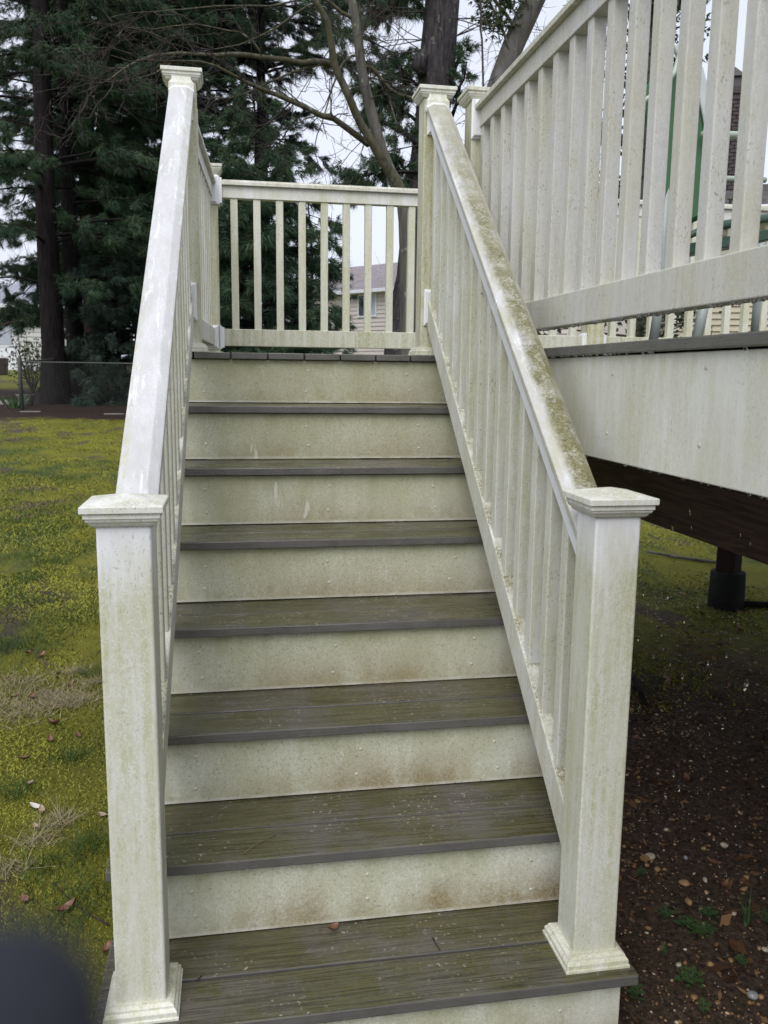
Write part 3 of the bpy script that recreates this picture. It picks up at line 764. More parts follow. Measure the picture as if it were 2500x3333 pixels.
# house seen through the back railing
HC = house('neighbour_house', (7.636, 39.958), R(-51.2), -6.5, 10, 1.3, 5.42, 9.0, .2, 'pinkish beige two storey house behind the trees seen through the landing railing', M['siding_pink'], M['roof'], 1.95, nsh=30)
HC.children[0]
def wloc(u):      # wall coordinate of a photo column on that house
    d = _f + _r * (u - 1250) / FPX - _u * (980 - 1666.5) / FPX
    n = np.array([math.sin(R(51.2)), math.cos(R(51.2))]); t_ = ((np.array([7.636, 39.958]) - CAM[:2]) @ n) / (d[:2] @ n)
    q = CAM + d * t_; return (q[0] - 7.636) * math.cos(R(51.2)) + (q[1] - 39.958) * -math.sin(R(51.2))
wx1 = wloc(1227); wx0 = wloc(1166); wz1, wz0 = 5.0 + .20, 4.22
wf = hpart(HC, 'window', [(wx0, wx0 + .07, -.05, -.013, wz0, wz1), (wx1 - .07, wx1, -.05, -.013, wz0, wz1), (wx0, wx1, -.05, -.0131, wz1, wz1 + .07), (wx0 - .02, wx1 + .02, -.07, -.0132, wz0 - .07, wz0), ((wx0 + wx1) / 2 - .03, (wx0 + wx1) / 2 + .03, -.045, -.0133, wz0, wz1)], M['white_paint'])
hpart(HC, 'pane', [(wx0 + .07, (wx0 + wx1) / 2 - .03, -.024, -.014, wz0, wz1)], M['glass'], wf, 0)
hpart(HC, 'pane', [((wx0 + wx1) / 2 + .03, wx1 - .07, -.024, -.014, wz0, wz1)], M['blind'], wf, 0)
vx = wloc(1272)
m = MB(); m.tube([(vx + .6, 1.6, 6.1), (vx + .6, 1.6, 6.75)], .06, 10); m.build('vent_pipe', M['metal_dark'], HC, loc=(0, 0, 0))
m = MB(); m.tube([(vx + .6, 1.55, 6.15), (vx + .6, 1.58, 6.28)], [.14, .075], 10); m.build('vent_flashing', M['white_paint'], HC, loc=(0, 0, 0))

# garage to the left
GL = px(28, 1207, 40.5)
gr = px(330, 1207, 40.5)[0]
HL = house('garage', (0, 40.5), 0, -17, gr, 1.33, 4.27, 7.0, .222, 'pale grey garage with a white cross braced door behind the pines', M['siding_grey'], M['roof_grey'], 1.30, nsh=16)
dx0, dx1 = px(-22, 1150, 40.5)[0], px(54, 1150, 40.5)[0]
dr = hpart(HL, 'door', [(dx0 + .02, dx1 - .02, -.05, -.014, 1.36, 2.37), (dx0 + .02, dx1 - .02, -.05, -.0141, 2.39, 3.42)], M['white_paint'])
hpart(HL, 'door_frame', [(dx0 - .12, dx0, -.07, -.0142, 1.33, 3.6), (dx1, dx1 + .12, -.07, -.0143, 1.33, 3.6), (dx0 - .12, dx1 + .12, -.08, -.0144, 3.46, 3.62)], M['white_paint'])
hpart(HL, 'pane', [(dx0 + .14, dx1 - .14, -.06, -.051, 2.48, 3.32)], M['blind'], dr, 0)
m = MB()
for a, b in (((dx0 + .14, 1.46), (dx1 - .14, 2.28)), ((dx0 + .14, 2.28), (dx1 - .14, 1.46))):
    m.prism([(-.012, -.05), (.012, -.05), (.012, .05), (-.012, .05)], (a[0], -.062, a[1]), (b[0], -.062, b[1]))
m.build('cross_brace', M['white_paint'], dr, loc=(0, 0, 0))
hpart(HL, 'hinge', [(dx1 - .3, dx1 + .05, -.085, -.081, 3.38, 3.41)], M['metal_dark'], dr, 0)
hpart(HL, 'hinge', [(dx1 - .3, dx1 + .05, -.075, -.071, 2.40, 2.43)], M['metal_dark'], dr, 0)

# house to the right
HR_O = (8.40, 13.60)
HR = house('beige_house', HR_O, R(-20), 0, 11, .25, 4.36, 7.0, .115, 'beige sided house with a brick chimney behind the deck railing', M['siding_beige'], M['roof_dark'], 1.15, nsh=24)
chx = np.array(px(2352, 500, 15.6))
lx = (chx[0] - HR_O[0]) * math.cos(R(20)) - (chx[1] - HR_O[1]) * math.sin(R(20)); ly = (chx[0] - HR_O[0]) * math.sin(R(20)) + (chx[1] - HR_O[1]) * math.cos(R(20))
m = MB()
m.box(lx - .34, lx + .34, ly - .28, ly + .28, 4.5, 6.95); m.box(lx - .37, lx + .37, ly - .31, ly + .31, 6.95, 7.06); m.box(lx - .40, lx + .40, ly - .34, ly + .34, 7.06, 7.2)
ch = m.build('chimney', M['brick'], HR, .004, 1, loc=(0, 0, 0))
bmesh_b = MB(); bmesh_b.box(-.107, .107, -.02, .02, 0, .062); bm2 = bmesh_b.mesh('brick', M['brick'], .004, 1)
for k in range(32):
    for i in range(3):
        o = bpy.data.objects.new('brick', bm2); COL.objects.link(o); o.parent = ch
        o.location = (lx - .235 + i * .232 + (.05 if k % 2 else -.03), ly - .288 + random.uniform(-.004, .004), 4.62 + k * .0725)
    for i in range(2):
        o = bpy.data.objects.new('brick', bm2); COL.objects.link(o); o.parent = ch; o.rotation_euler.z = math.pi / 2
        o.location = (lx + .348 + (.012 if k % 2 else -.006), ly - .14 + i * .232 + (.04 if k % 2 else -.02), 4.62 + k * .0725)
m = MB(); m.loft([((.30, .24), 7.21), ((.30, .24), 7.40), ((.36, .30), 7.41), ((.05, .05), 7.75)], lx - .06, ly); m.build('chimney_hood', M['metal_dark'], HR, .004, 1, loc=(0, 0, 0))

# ------------------------------------------------------------------ trees
def needles(C, D, size, k, width, droop=.35, spread=.8):
    """C (n,3) tuft centres, D (n,3) outward directions -> triangles"""
    n = len(C); 
    d = D[:, None, :] * .75 + rng.normal(0, spread * .55, (n, k, 3)); d[..., 2] -= droop
    d /= np.linalg.norm(d, axis=-1, keepdims=True)
    L = size[:, None, None] * rng.uniform(.65, 1.15, (n, k, 1))
    o = rng.normal(0, 1, (n, k, 3)); s = np.cross(d, o); s /= np.linalg.norm(s, axis=-1, keepdims=True) + 1e-9
    b = C[:, None, :] + rng.normal(0, .02, (n, k, 3)) * size[:, None, None] * 4
    w_ = width * rng.uniform(.7, 1.3, (n, k, 1))
    sag = np.zeros_like(d); sag[..., 2] = -.10
    T = np.stack([b - s * w_, b + s * w_, b + d * L + sag * L], 2)
    return T.reshape(-1, 3, 3)

def pine(name, lab, x, y, h, r0, boughs, mat, bmat, lean=(0, 0), cat='tree', group=None, kneed=15, width=.0068, tuft=.19, stub=True):
    """boughs: list of (z, azimuth, length, droop, tufts per metre)"""
    z0 = float(gz(x, y))
    e = empty(name, (x, y, z0), lab, cat, group)
    zs = np.linspace(0, 1, 14); pts = []; rad = []
    for q in zs:
        pts.append((x + lean[0] * q + .05 * math.sin(q * 9 + x), y + lean[1] * q, z0 - .1 + h * q))
        rad.append(r0 * ((1 - q) ** .8 * .93 + .07) * (1 + .45 * math.exp(-q * h / .35)))
    m = MB(); m.tube(pts, rad, 14, False); m.build('trunk', bmat, e)
    pts = np.array(pts); B = MB(); C = []; D = []
    for z, az, L, dr, dens in boughs:
        q = min(max((z - z0) / h, 0), .99); c = np.array([np.interp(q, zs, pts[:, i]) for i in range(3)])
        a = np.array([math.sin(az), math.cos(az), 0]); side = np.array([a[1], -a[0], 0])
        n = 7; P_ = []; up = random.uniform(.05, .35); wob = random.uniform(-.3, .3)
        for i in range(n):
            t_ = i / (n - 1); P_.append(c + a * L * t_ + side * wob * L * t_ * t_ + np.array([0, 0, L * (up * t_ - dr * t_ * t_)]) + rng.normal(0, .02 * L * t_, 3))
        rb = max(.014, .015 * L ** .9)
        B.tube(P_, [rb * (1 - .85 * i / (n - 1)) for i in range(n)], 5, False)
        P_ = np.array(P_); m_ = int(L * 3.4)
        for j in range(m_):                     # side twigs carrying the tufts
            t_ = random.uniform(.18, 1.0); f = t_ * (n - 1); i = min(int(f), n - 2); s0 = P_[i] + (P_[i + 1] - P_[i]) * (f - i)
            sg = random.choice((-1, 1)); tl = L * random.uniform(.12, .30) * (1.15 - .5 * t_)
            dv = a * random.uniform(.35, .9) + side * sg * random.uniform(.3, .9) + np.array([0, 0, random.uniform(-.35, .25)]); dv /= np.linalg.norm(dv)
            s1 = s0 + dv * tl + np.array([0, 0, -.12 * tl]); B.tube([s0, (s0 + s1) / 2 + np.array([0, 0, .03 * tl]), s1], [.010, .007, .004], 3, False)
            k_ = max(1, int(dens * tl * 2.3))
            for t2 in rng.uniform(.2, 1.05, k_):
                C.append(s0 + (s1 - s0) * t2 + rng.normal(0, .04, 3)); D.append(dv)
        C.append(P_[-1]); D.append(a)
    B.build('branches', bmat, e)
    C = np.array(C); D = np.array(D)
    T = needles(C, D, rng.uniform(tuft * .75, tuft * 1.3, len(C)), kneed, width)
    o = link('crown', tri_mesh('crown', T, mat), e)
    return e, len(T)

def ring(z0, z1, n, L0, L1, dr=.35, dens=14, az=(0, 2 * math.pi)):
    r = []
    for i in range(n):
        q = i / max(1, n - 1); z = z0 + (z1 - z0) * q + random.uniform(-.15, .15)
        r.append((z, random.uniform(*az), (L0 + (L1 - L0) * q) * random.uniform(.7, 1.2), dr * random.uniform(.5, 1.4), dens * random.uniform(.7, 1.3)))
    return r
TG = 'tall pines at the back of the lawn'
def at(u, y): return px(u, 1300, y)[0], y
def open_front(b, keep=.30, a0=R(128), a1=R(212), zlo=0, zhi=99):
    return [q for q in b if not (a0 < q[1] % (2 * math.pi) < a1 and zlo < q[0] < zhi) or random.random() < keep]
SIDE = (R(60), R(200))
x, y = at(178, 20.2)
b1 = open_front(ring(4.4, 16, 84, 3.4, 2.8, .34, 19, (R(15), R(205))), .16) + ring(3.6, 15, 44, 2.4, 2.6, .30, 5, (R(212), R(370)))
pine('pine_tree', 'pine with the thickest dark trunk, leftmost of the row behind the wire fence', x, y, 19, .285, b1, M['needle'], M['bark_pine'], (.25, 0), group=TG)
x, y = at(255, 21.3)
pine('pine_tree', 'middle pine of the three standing together on the left', x, y, 19, .235, open_front(ring(3.3, 16, 100, 3.2, 2.8, .36, 15, (R(-20), R(200))), .22), M['needle'], M['bark_pine'], (.1, 0), group=TG)
x, y = at(320, 23.8)
pine('pine_tree', 'pine with reddish bark, right of the three standing together on the left', x, y, 20, .30, open_front(ring(2.7, 17, 130, 3.6, 3.2, .36, 16), .35), M['needle'], M['bark_pine_red'], (0, 0), group=TG)
x, y = at(880, 24.5)
pine('pine_tree', 'pine with a thin bent trunk in the gap above the landing railing', x, y, 19, .20, ring(3.0, 7.4, 34, 2.6, 2.4, .3, 13) + ring(9.7, 17, 78, 4.3, 3.2, .34, 14), M['needle'], M['bark_pine'], (-.3, 0), group=TG)
x, y = at(470, 26.5)
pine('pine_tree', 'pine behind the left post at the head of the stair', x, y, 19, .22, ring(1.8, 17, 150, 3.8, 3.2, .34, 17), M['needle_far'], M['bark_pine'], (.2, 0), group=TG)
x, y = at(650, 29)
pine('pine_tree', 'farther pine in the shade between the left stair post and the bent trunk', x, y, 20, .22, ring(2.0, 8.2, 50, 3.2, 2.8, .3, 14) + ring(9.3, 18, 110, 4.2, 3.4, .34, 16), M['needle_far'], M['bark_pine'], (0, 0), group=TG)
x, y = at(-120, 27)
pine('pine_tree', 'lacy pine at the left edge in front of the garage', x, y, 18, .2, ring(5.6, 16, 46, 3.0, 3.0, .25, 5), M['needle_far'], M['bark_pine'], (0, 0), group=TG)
x, y = at(835, 15.6)
pine('young_pine', 'bushy young pine right behind the landing railing', x, y, 6.7, .085, ring(.5, 5.2, 170, 1.75, 1.25, .34, 26) + ring(5.2, 6.9, 40, 1.0, .4, .2, 22), M['needle'], M['bark_pine'], (0, 0), 'tree', kneed=16)
x, y = at(1010, 18.5)
pine('young_pine', 'thin young pine at the corner of the far house', x, y, 5.2, .07, ring(.9, 4.6, 50, 1.1, .7, .3, 16), M['needle'], M['bark_pine'], (0, 0), 'tree', kneed=16)
x, y = at(392, 21.0)
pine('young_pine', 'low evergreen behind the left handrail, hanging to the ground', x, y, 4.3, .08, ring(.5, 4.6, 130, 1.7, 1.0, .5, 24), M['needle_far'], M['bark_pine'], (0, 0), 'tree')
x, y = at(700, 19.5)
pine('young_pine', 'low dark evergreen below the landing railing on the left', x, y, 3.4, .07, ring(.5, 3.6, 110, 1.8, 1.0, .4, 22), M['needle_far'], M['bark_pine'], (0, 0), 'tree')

# the big leaning trunk behind the right stair post: explicit limbs
AY = 15.1
e = empty('big_pine', (*px(1340, 1200, AY)[:2], float(gz(px(1340, 1200, AY)[0], AY))), 'big dark trunk rising behind the tall right stair post', 'tree')
cl = [(1338, 1390), (1338, 1250), (1338, 1080), (1341, 1000), (1353, 900), (1362, 780), (1376, 640), (1393, 506), (1405, 400), (1416, 300), (1422, 210), (1432, 100), (1440, 0), (1456, -200), (1470, -420), (1478, -700), (1480, -1000)]
rw = [112, 96, 84, 72, 62, 59, 56, 54, 53, 55, 57, 54, 53, 52, 47, 38, 22]
m = MB(); m.tube([px(u, v, AY) for u, v in cl], [r_ * 16.7 / FPX for r_ in rw], 22, False); m.build('trunk', M['bark_big'], e)
m = MB(); m.tube([px(1380, 170, AY - .25), px(1366, 195, AY - .3), px(1364, 215, AY - .3), px(1376, 240, AY - .25)], [.09, .13, .13, .09], 10); m.build('knot', M['bark_big'], e)
B = MB(); C = []; D = []
def limb(pts, r0, r1, B=B, n=6):
    P_ = [np.array(p) for p in pts]; k = len(P_); B.tube(P_, [r0 + (r1 - r0) * i / (k - 1) for i in range(k)], n, False); return P_
def sprays(P_, nt_, spread, dz=-.05, C=C, D=D, B=B, den=9):
    P_ = np.array(P_)
    for j in range(nt_):
        f = random.uniform(.25, 1) * (len(P_) - 1); i = min(int(f), len(P_) - 2); s0 = P_[i] + (P_[i + 1] - P_[i]) * (f - i)
        dv = rng.normal(0, 1, 3) * (1, .6, .55) + (P_[-1] - P_[0]) / np.linalg.norm(P_[-1] - P_[0]) * .8; dv[2] += dz; dv /= np.linalg.norm(dv)
        L = spread * random.uniform(.4, 1.0); s1 = s0 + dv * L
        B.tube([s0, s1], [.008, .004], 3, False)
        for t_ in rng.uniform(.35, 1.05, den): C.append(s0 + (s1 - s0) * t_ + rng.normal(0, .03, 3)); D.append(dv)
for pts, nn, sp_ in (([(1385, 420), (1340, 380), (1290, 345), (1250, 330)], 34, .55), ([(1375, 300), (1350, 270), (1320, 250), (1300, 200)], 22, .5),
                     ([(1380, 330), (1330, 300), (1280, 300), (1230, 280), (1190, 300)], 30, .55), ([(1360, 560), (1310, 560), (1260, 545), (1200, 570), (1150, 580)], 44, .55),
                     ([(1365, 600), (1330, 575), (1300, 520), (1275, 500)], 24, .45), ([(1380, 480), (1320, 440), (1250, 400), (1200, 380)], 30, .5),
                     ([(1465, 300), (1490, 290), (1510, 260), (1520, 200)], 9, .35), ([(1470, 380), (1490, 330), (1505, 240)], 9, .35), ([(1470, 250), (1495, 190), (1510, 170)], 7, .3),
                     ([(1440, -60), (1370, -40), (1290, 0), (1220, 40)], 44, .6), ([(1430, -100), (1330, -80), (1200, -20), (1090, 40)], 50, .65), ([(1420, -160), (1300, -150), (1180, -90), (1060, -40)], 50, .7)):
    P_ = limb([px(u, v, AY + random.uniform(-.5, .5)) for u, v in pts], .045, .010); sprays(P_, nn, sp_)
B.build('branches', M['bark_pine'], e)
C = np.array(C); D = np.array(D)
o = link('crown', tri_mesh('crown', needles(C, D, rng.uniform(.12, .2, len(C)), 13, .0065, .45), M['needle']), e)

# bare multi stemmed tree in front of it
def twigs(B, p, d, L, r, depth, up=.1, wig=.35, fork=3):
    p = np.array(p, float); d = np.array(d, float); d /= np.linalg.norm(d)
    n = 4; P_ = [p]; 
    for i in range(n):
        d = d + rng.normal(0, wig * .5, 3) * (1, .8, 1) + np.array([0, 0, up * .3]); d /= np.linalg.norm(d); P_.append(P_[-1] + d * L / n)
    B.tube(P_, [r * (1 - .55 * i / n) for i in range(n + 1)], 4 if r < .012 else 6, False)
    if depth <= 0: return
    for k in range(fork):
        i = random.choice((1, 2, 3, 3, 4)); q = P_[i]; dd = P_[i] - P_[i - 1]; dd /= np.linalg.norm(dd)
        nd = dd + rng.normal(0, .62, 3); twigs(B, q, nd, L * random.uniform(.45, .8), max(r * .5, .0028), depth - 1, up, wig, fork)
BY = 7.7
e = empty('bare_tree', (*px(1330, 1100, BY)[:2], float(gz(px(1330, 1100, BY)[0], BY))), 'bare grey multi stemmed tree with crooked mossy limbs above the landing', 'tree')
def bp(l, dy=0): return [px(u, v, BY + (dy * i / (len(l) - 1) if len(l) > 1 else 0)) for i, (u, v) in enumerate(l)]
m = MB()
m.tube(bp([(1345, 1500), (1340, 1300), (1335, 1100), (1330, 950), (1328, 820), (1322, 720), (1312, 660)]), [.15, .125, .11, .10, .095, .085, .07], 14, False)
m.tube(bp([(1330, 760), (1310, 650), (1284, 590), (1262, 540), (1240, 480), (1222, 415), (1205, 350), (1190, 290), (1178, 230), (1172, 180), (1164, 110), (1150, 30), (1138, -60), (1128, -180), (1110, -320)]),
       [.08, .072, .066, .062, .060, .058, .056, .054, .052, .050, .050, .047, .043, .038, .03], 14, False)
m.build('trunk', M['bark_smooth'], e)
L = MB()
L.tube(bp([(1335, 740), (1308, 625), (1285, 578), (1258, 540), (1232, 500), (1210, 462), (1180, 412), (1158, 370), (1138, 320), (1115, 270), (1098, 235), (1086, 200), (1078, 140), (1066, 70), (1040, 25), (1010, -15), (985, -70)], -.5),
       [.06, .058, .055, .052, .048, .044, .042, .041, .040, .038, .038, .040, .032, .030, .027, .024, .018], 10, False)
LIMBS = [
    ([(1090, 212), (1060, 203), (1020, 200), (985, 205), (930, 194), (850, 186), (800, 178), (752, 176), (700, 180), (640, 176), (580, 173), (500, 181), (445, 200), (405, 222), (375, 245), (350, 262)], .032, .006, -1.2),
    ([(1200, 470), (1160, 440), (1120, 410), (1085, 385), (1045, 376), (1000, 352), (950, 330), (900, 308), (850, 290), (820, 276), (790, 262), (750, 240), (705, 215), (650, 200), (590, 198), (520, 203)], .036, .006, -1.2),
    ([(1075, 215), (1040, 210), (990, 222), (940, 240), (890, 262), (840, 285), (790, 308), (740, 320), (690, 318)], .016, .004, -.8),
    ([(1186, 216), (1205, 218), (1225, 235), (1245, 262), (1270, 290), (1300, 308), (1340, 318), (1380, 322)], .020, .014, .1),
    ([(1168, 180), (1145, 182), (1120, 200), (1104, 228), (1080, 290), (1060, 360), (1048, 400)], .014, .006, -.2),
    ([(1080, 150), (1050, 195), (1020, 235), (980, 300)], .008, .004, -.3),
    ([(1110, 395), (1075, 372), (1040, 374), (1000, 385), (970, 400)], .012, .006, -.3),
    ([(1150, 60), (1110, 40), (1070, 5), (1040, -10)], .020, .016, -.2),
    ([(1040, 10), (1000, 20), (960, 45), (900, 90), (840, 120), (780, 145), (700, 160)], .012, .004, -.9),
    ([(1010, -10), (950, 5), (880, 20), (800, 18), (700, 20), (600, 30), (500, 38), (430, 42)], .011, .004, -1.0),
    ([(1172, 20), (1165, 55), (1178, 85), (1180, 120)], .012, .008, 0),
    ([(850, 176), (835, 150), (810, 125), (780, 105), (745, 100), (700, 90), (640, 78), (560, 85), (500, 95)], .011, .004, -.3),
    ([(585, 172), (565, 150), (545, 132), (500, 110), (450, 95), (400, 85)], .007, .004, -.3),
    ([(600, 198), (560, 205), (500, 240), (450, 255), (390, 262), (340, 268)], .009, .004, -.3),
    ([(1290, 400), (1270, 330), (1240, 380), (1215, 420)], .008, .005, .2),
]
tops = []
for l, r0, r1, dy in LIMBS:
    P_ = bp(l, dy); n = len(P_); L.tube(P_, [r0 + (r1 - r0) * i / (n - 1) for i in range(n)], 8, False); tops.append(P_)
L.build('limb', M['bark_limb'], e)
B = MB()
for (l, r0, r1, dy), P_ in zip(LIMBS, tops):
    n = len(P_)
    for j in range(int(n * .8)):
        i = random.randint(max(1, n // 5), n - 1); d = P_[i] - P_[i - 1]; d /= np.linalg.norm(d)
        twigs(B, P_[i], d + rng.normal(0, .55, 3) + np.array([0, 0, .12]), random.uniform(.25, .75), max(.0055, r0 * .24), 2, .08, .42, 2)
    d = P_[-1] - P_[-2]; twigs(B, P_[-1], d, .6, r1, 3, .05, .3, 3)
for u, v in ((1180, 330), (1240, 500), (1260, 560), (1180, 100), (1190, 250)):
    for q in range(2): twigs(B, px(u, v, BY), (random.uniform(.2, 1), random.uniform(-.4, .4), random.uniform(-.1, .6)), .7, .008, 3, .1, .4, 2)
for (u, v, du, dv) in ((1380, 40, -1, .35), (1375, 130, -1, -.2), (1372, 165, -1, .1), (1480, 120, 1, .3), (1480, 60, 1, .2)):
    for q in range(3): twigs(B, px(u, v, BY + 1), (du, random.uniform(-.3, .3), random.uniform(-.35, .4)), .85, .0065, 3, .03, .45, 3)
B.build('twigs', M['twig'], e)

# leaning tree top right
CYY = 7.8
e = empty('leaning_tree', (*px(1545, 1200, CYY)[:2], float(gz(px(1545, 1200, CYY)[0], CYY))), 'leaning lichen spotted tree trunk above the deck railing', 'tree')
m = MB(); cl = [(1548, 1480), (1545, 1200), (1545, 950), (1550, 750), (1562, 560), (1580, 430), (1608, 320), (1640, 230), (1672, 145), (1710, 60), (1742, -10), (1790, -110), (1850, -240), (1900, -400)]
m.tube([px(u, v, CYY) for u, v in cl], [.17, .15, .14, .135, .13, .125, .12, .118, .118, .12, .118, .11, .10, .08], 16, False); m.build('trunk', M['bark_smooth'], e)
B = MB(); C = []; D = []
for pts, r0, r1 in (([(1660, 165), (1640, 110), (1620, 60), (1600, 20), (1580, -30), (1560, -80)], .016, .010), ([(1672, 85), (1650, 50), (1625, 20), (1605, -5), (1590, -40)], .022, .014),
                    ([(1652, 150), (1645, 110), (1630, 80), (1615, 75), (1600, 95)], .006, .003), ([(1690, 60), (1670, 30), (1660, -10)], .01, .006)):
    P_ = limb([px(u, v, CYY - .1) for u, v in pts], r0, r1, B); sprays(P_, 15, .26, -.15, C, D, B, 7)
B.build('branches', M['bark_limb'], e)
C = np.array(C); D = np.array(D)
link('crown', tri_mesh('crown', needles(C, D, rng.uniform(.04, .07, len(C)), 6, .008, .2, 1.2), M['leaf_dark']), e)
m = MB(); m.tube([px(u, v, 7.4) for u, v in ((1558, -160), (1561, -60), (1565, 20), (1566, 70), (1564, 95), (1569, 130), (1571, 190), (1573, 290), (1574, 420), (1575, 600))], [.011] * 10, 8)
tag(m.build('rope', M['twig']), 'thin dark rope hanging straight down beside the leaning trunk', 'rope')

# dark broadleaf evergreen beyond the deck on the right
e = empty('holly_tree', (*px(2050, 1200, 11.5)[:2], float(gz(px(2050, 1200, 11.5)[0], 11.5))), 'dark dense evergreen tree behind the deck railing on the right', 'tree')
hx, hy = px(2050, 1200, 11.5)[:2]; hz0 = float(gz(hx, hy))
m = MB(); m.tube([(hx, hy, hz0 - .1), (hx + .1, hy, 2.5), (hx, hy, 5), (hx + .1, hy, 8)], [.14, .11, .08, .03], 10, False); m.build('trunk', M['bark_smooth'], e)
B = MB(); C = []; D = []
for k in range(120):
    z = random.uniform(1.0, 7.9); az = random.uniform(0, 2 * math.pi); Lb = 1.45 * (1 - .09 * max(0, z - 3)) * random.uniform(.6, 1.1)
    a = np.array([math.sin(az), math.cos(az), random.uniform(-.1, .45)]); p0 = np.array([hx, hy, z]); p1 = p0 + a * Lb
    B.tube([p0, (p0 + p1) / 2 + rng.normal(0, .05, 3), p1], [.022, .014, .006], 4, False)
    for j in range(34):
        t_ = random.uniform(.2, 1.05); C.append(p0 + (p1 - p0) * t_ + rng.normal(0, .13, 3)); D.append(a)
B.build('branches', M['bark_limb'], e); C = np.array(C); D = np.array(D)
link('crown', tri_mesh('crown', needles(C, D, rng.uniform(.05, .10, len(C)), 7, .018, .15, 1.4), M['leaf_dark']), e)

# far wood closing the view
B = MB(); C = []; D = []
for k in range(90):
    x_ = random.uniform(-60, 60); y_ = random.uniform(62, 80); z_ = 2.2
    if 4 < x_ < 26 and random.random() < .55: continue
    H = random.uniform(5, 11)
    for j in range(4): twigs(B, (x_, y_, z_ + H * .1), (random.uniform(-.3, .3), 0, 1), H * .45, .10, 3, .15, .3, 3)
tag(B.build('far_wood', M['twig']), 'distant bare wood beyond the houses', 'wood', kind='stuff')

# ------------------------------------------------------------------ wire fence and things beyond it
FY = 17.6
fx0 = px(70, 1300, FY)[0]; fz = float(gz(fx0, FY))
fence = empty('wire_fence', (fx0, FY, fz), 'chain link fence with a round corner post in front of the pines', 'fence')
def frail(a, b, name='top_rail', r=.016): m = MB(); m.tube([a, b], r, 8); return m.build(name, M['galv'], fence)
FL = 9.5
for i, x in enumerate(np.arange(fx0, fx0 + FL, 3.0)):
    zz = float(gz(x, FY)); m = MB(); m.tube([(x, FY, zz - .1), (x, FY, zz + 1.12), (x, FY, zz + 1.16)], [.042, .042, .02] if i == 0 else [.026, .026, .012], 10); m.build('post', M['galv'], fence)
frail((fx0, FY, fz + 1.05), (fx0 + FL, FY, fz + 1.02))
bk = (fx0 + .9, FY + 9, fz + .37)
frail((fx0, FY, fz + 1.05), (bk[0], bk[1], bk[2] + 1.05))
m = MB(); zz = float(gz(*bk[:2])); m.tube([(bk[0], bk[1], zz - .1), (bk[0], bk[1], zz + 1.12)], .026, 8); m.build('post', M['galv'], fence)
def chain(p0, p1, h):
    p0 = np.array(p0); p1 = np.array(p1); L = np.linalg.norm(p1[:2] - p0[:2]); T = []; wv = .0013
    for s_ in np.arange(-h, L, .075):
        for sg in (1, -1):
            a = (s_, 0) if sg > 0 else (s_ + h, 0); b = (s_ + h, h) if sg > 0 else (s_, h)
            (x0, z0), (x1, z1) = a, b
            def clip(x0, z0, x1, z1):
                t0, t1 = 0., 1.
                dx = x1 - x0
                ta, tb = (0 - x0) / dx, (L - x0) / dx
                if ta > tb: ta, tb = tb, ta
                t0 = max(t0, ta); t1 = min(t1, tb); return (t0, t1) if t1 > t0 else None
            c = clip(x0, z0, x1, z1)
            if not c: continue
            q = []
            for t_ in c:
                sx = x0 + (x1 - x0) * t_; szz = z0 + (z1 - z0) * t_; f = sx / L
                q.append(p0 + (p1 - p0) * f + np.array([0, 0, szz]))
            o = np.array([wv, 0, wv if sg < 0 else -wv])
            T += [[q[0] - o, q[0] + o, q[1] + o], [q[0] - o, q[1] + o, q[1] - o]]
    return np.array(T)
T = np.concatenate([chain((fx0, FY, fz + .03), (fx0 + FL, FY, fz + .01), 1.0), chain((fx0, FY, fz + .03), (bk[0], bk[1], bk[2] + .03), 1.0)])
o = link('wire_mesh', tri_mesh('wire_mesh', T, M['mesh']), fence); o['kind'] = 'stuff'

def leafcloud(name, lab, cat, c, r, n, size, mat, stems=6, k=5, width=.012, mats=None):
    c = np.array(c, float); z0 = c[2]
    e = empty(name, tuple(c), lab, cat)
    B = MB(); C = []; D = []
    for i in range(stems):
        a = random.uniform(0, 6.28); p1 = c + np.array([math.cos(a) * r[0] * .6, math.sin(a) * r[0] * .6, r[1] * random.uniform(.6, 1)])
        B.tube([c + (0, 0, -.05), (c + p1) / 2 + rng.normal(0, .05, 3), p1], [.02, .013, .006], 5, False)
        for j in range(n // stems): C.append(c + (p1 - c) * random.uniform(.35, 1.05) + rng.normal(0, r[0] * .28, 3)); D.append((p1 - c) / np.linalg.norm(p1 - c))
    B.build('stems', M['bark_limb'], e)
    C = np.array(C); C[:, 2] = np.maximum(C[:, 2], z0 + .03)
    link('foliage', tri_mesh('foliage', needles(C, np.array(D), rng.uniform(size * .7, size * 1.3, len(C)), k, width, .1, 1.4), mat), e)
    return e
q = px(105, 1260, 24); q[2] = gz(q[0], q[1])
leafcloud('shrub', 'loose rounded shrub in front of the garage wall', 'shrub', q, (.75, 1.75), 420, .07, M['shrub'], 12, 4, .02)
q = px(48, 1300, 18.6); q[2] = gz(q[0], q[1])
m = MB(); e = empty('bulb_plant', tuple(q), 'clump of green strap leaves by the fence post', 'plant')
T = []
for i in range(46):
    a = random.uniform(0, 6.28); r_ = random.uniform(0, .22); b = q + (math.cos(a) * r_, math.sin(a) * r_, 0); h = random.uniform(.2, .36); ln = np.array([math.cos(a), math.sin(a), 0]) * random.uniform(.03, .2)
    s_ = np.array([-math.sin(a), math.cos(a), 0]) * .012; T += [[b - s_, b + s_, b + ln * .5 + s_ + (0, 0, h * .7)], [b - s_, b + ln * .5 + s_ + (0, 0, h * .7), b + ln + (0, 0, h)]]
link('leaves', tri_mesh('leaves', np.array(T), M['daff']), e)
q = px(82, 1262, 19.4); q[2] = gz(q[0], q[1])
e = empty('planter', tuple(q), 'low round grey planter behind the fence post', 'planter')
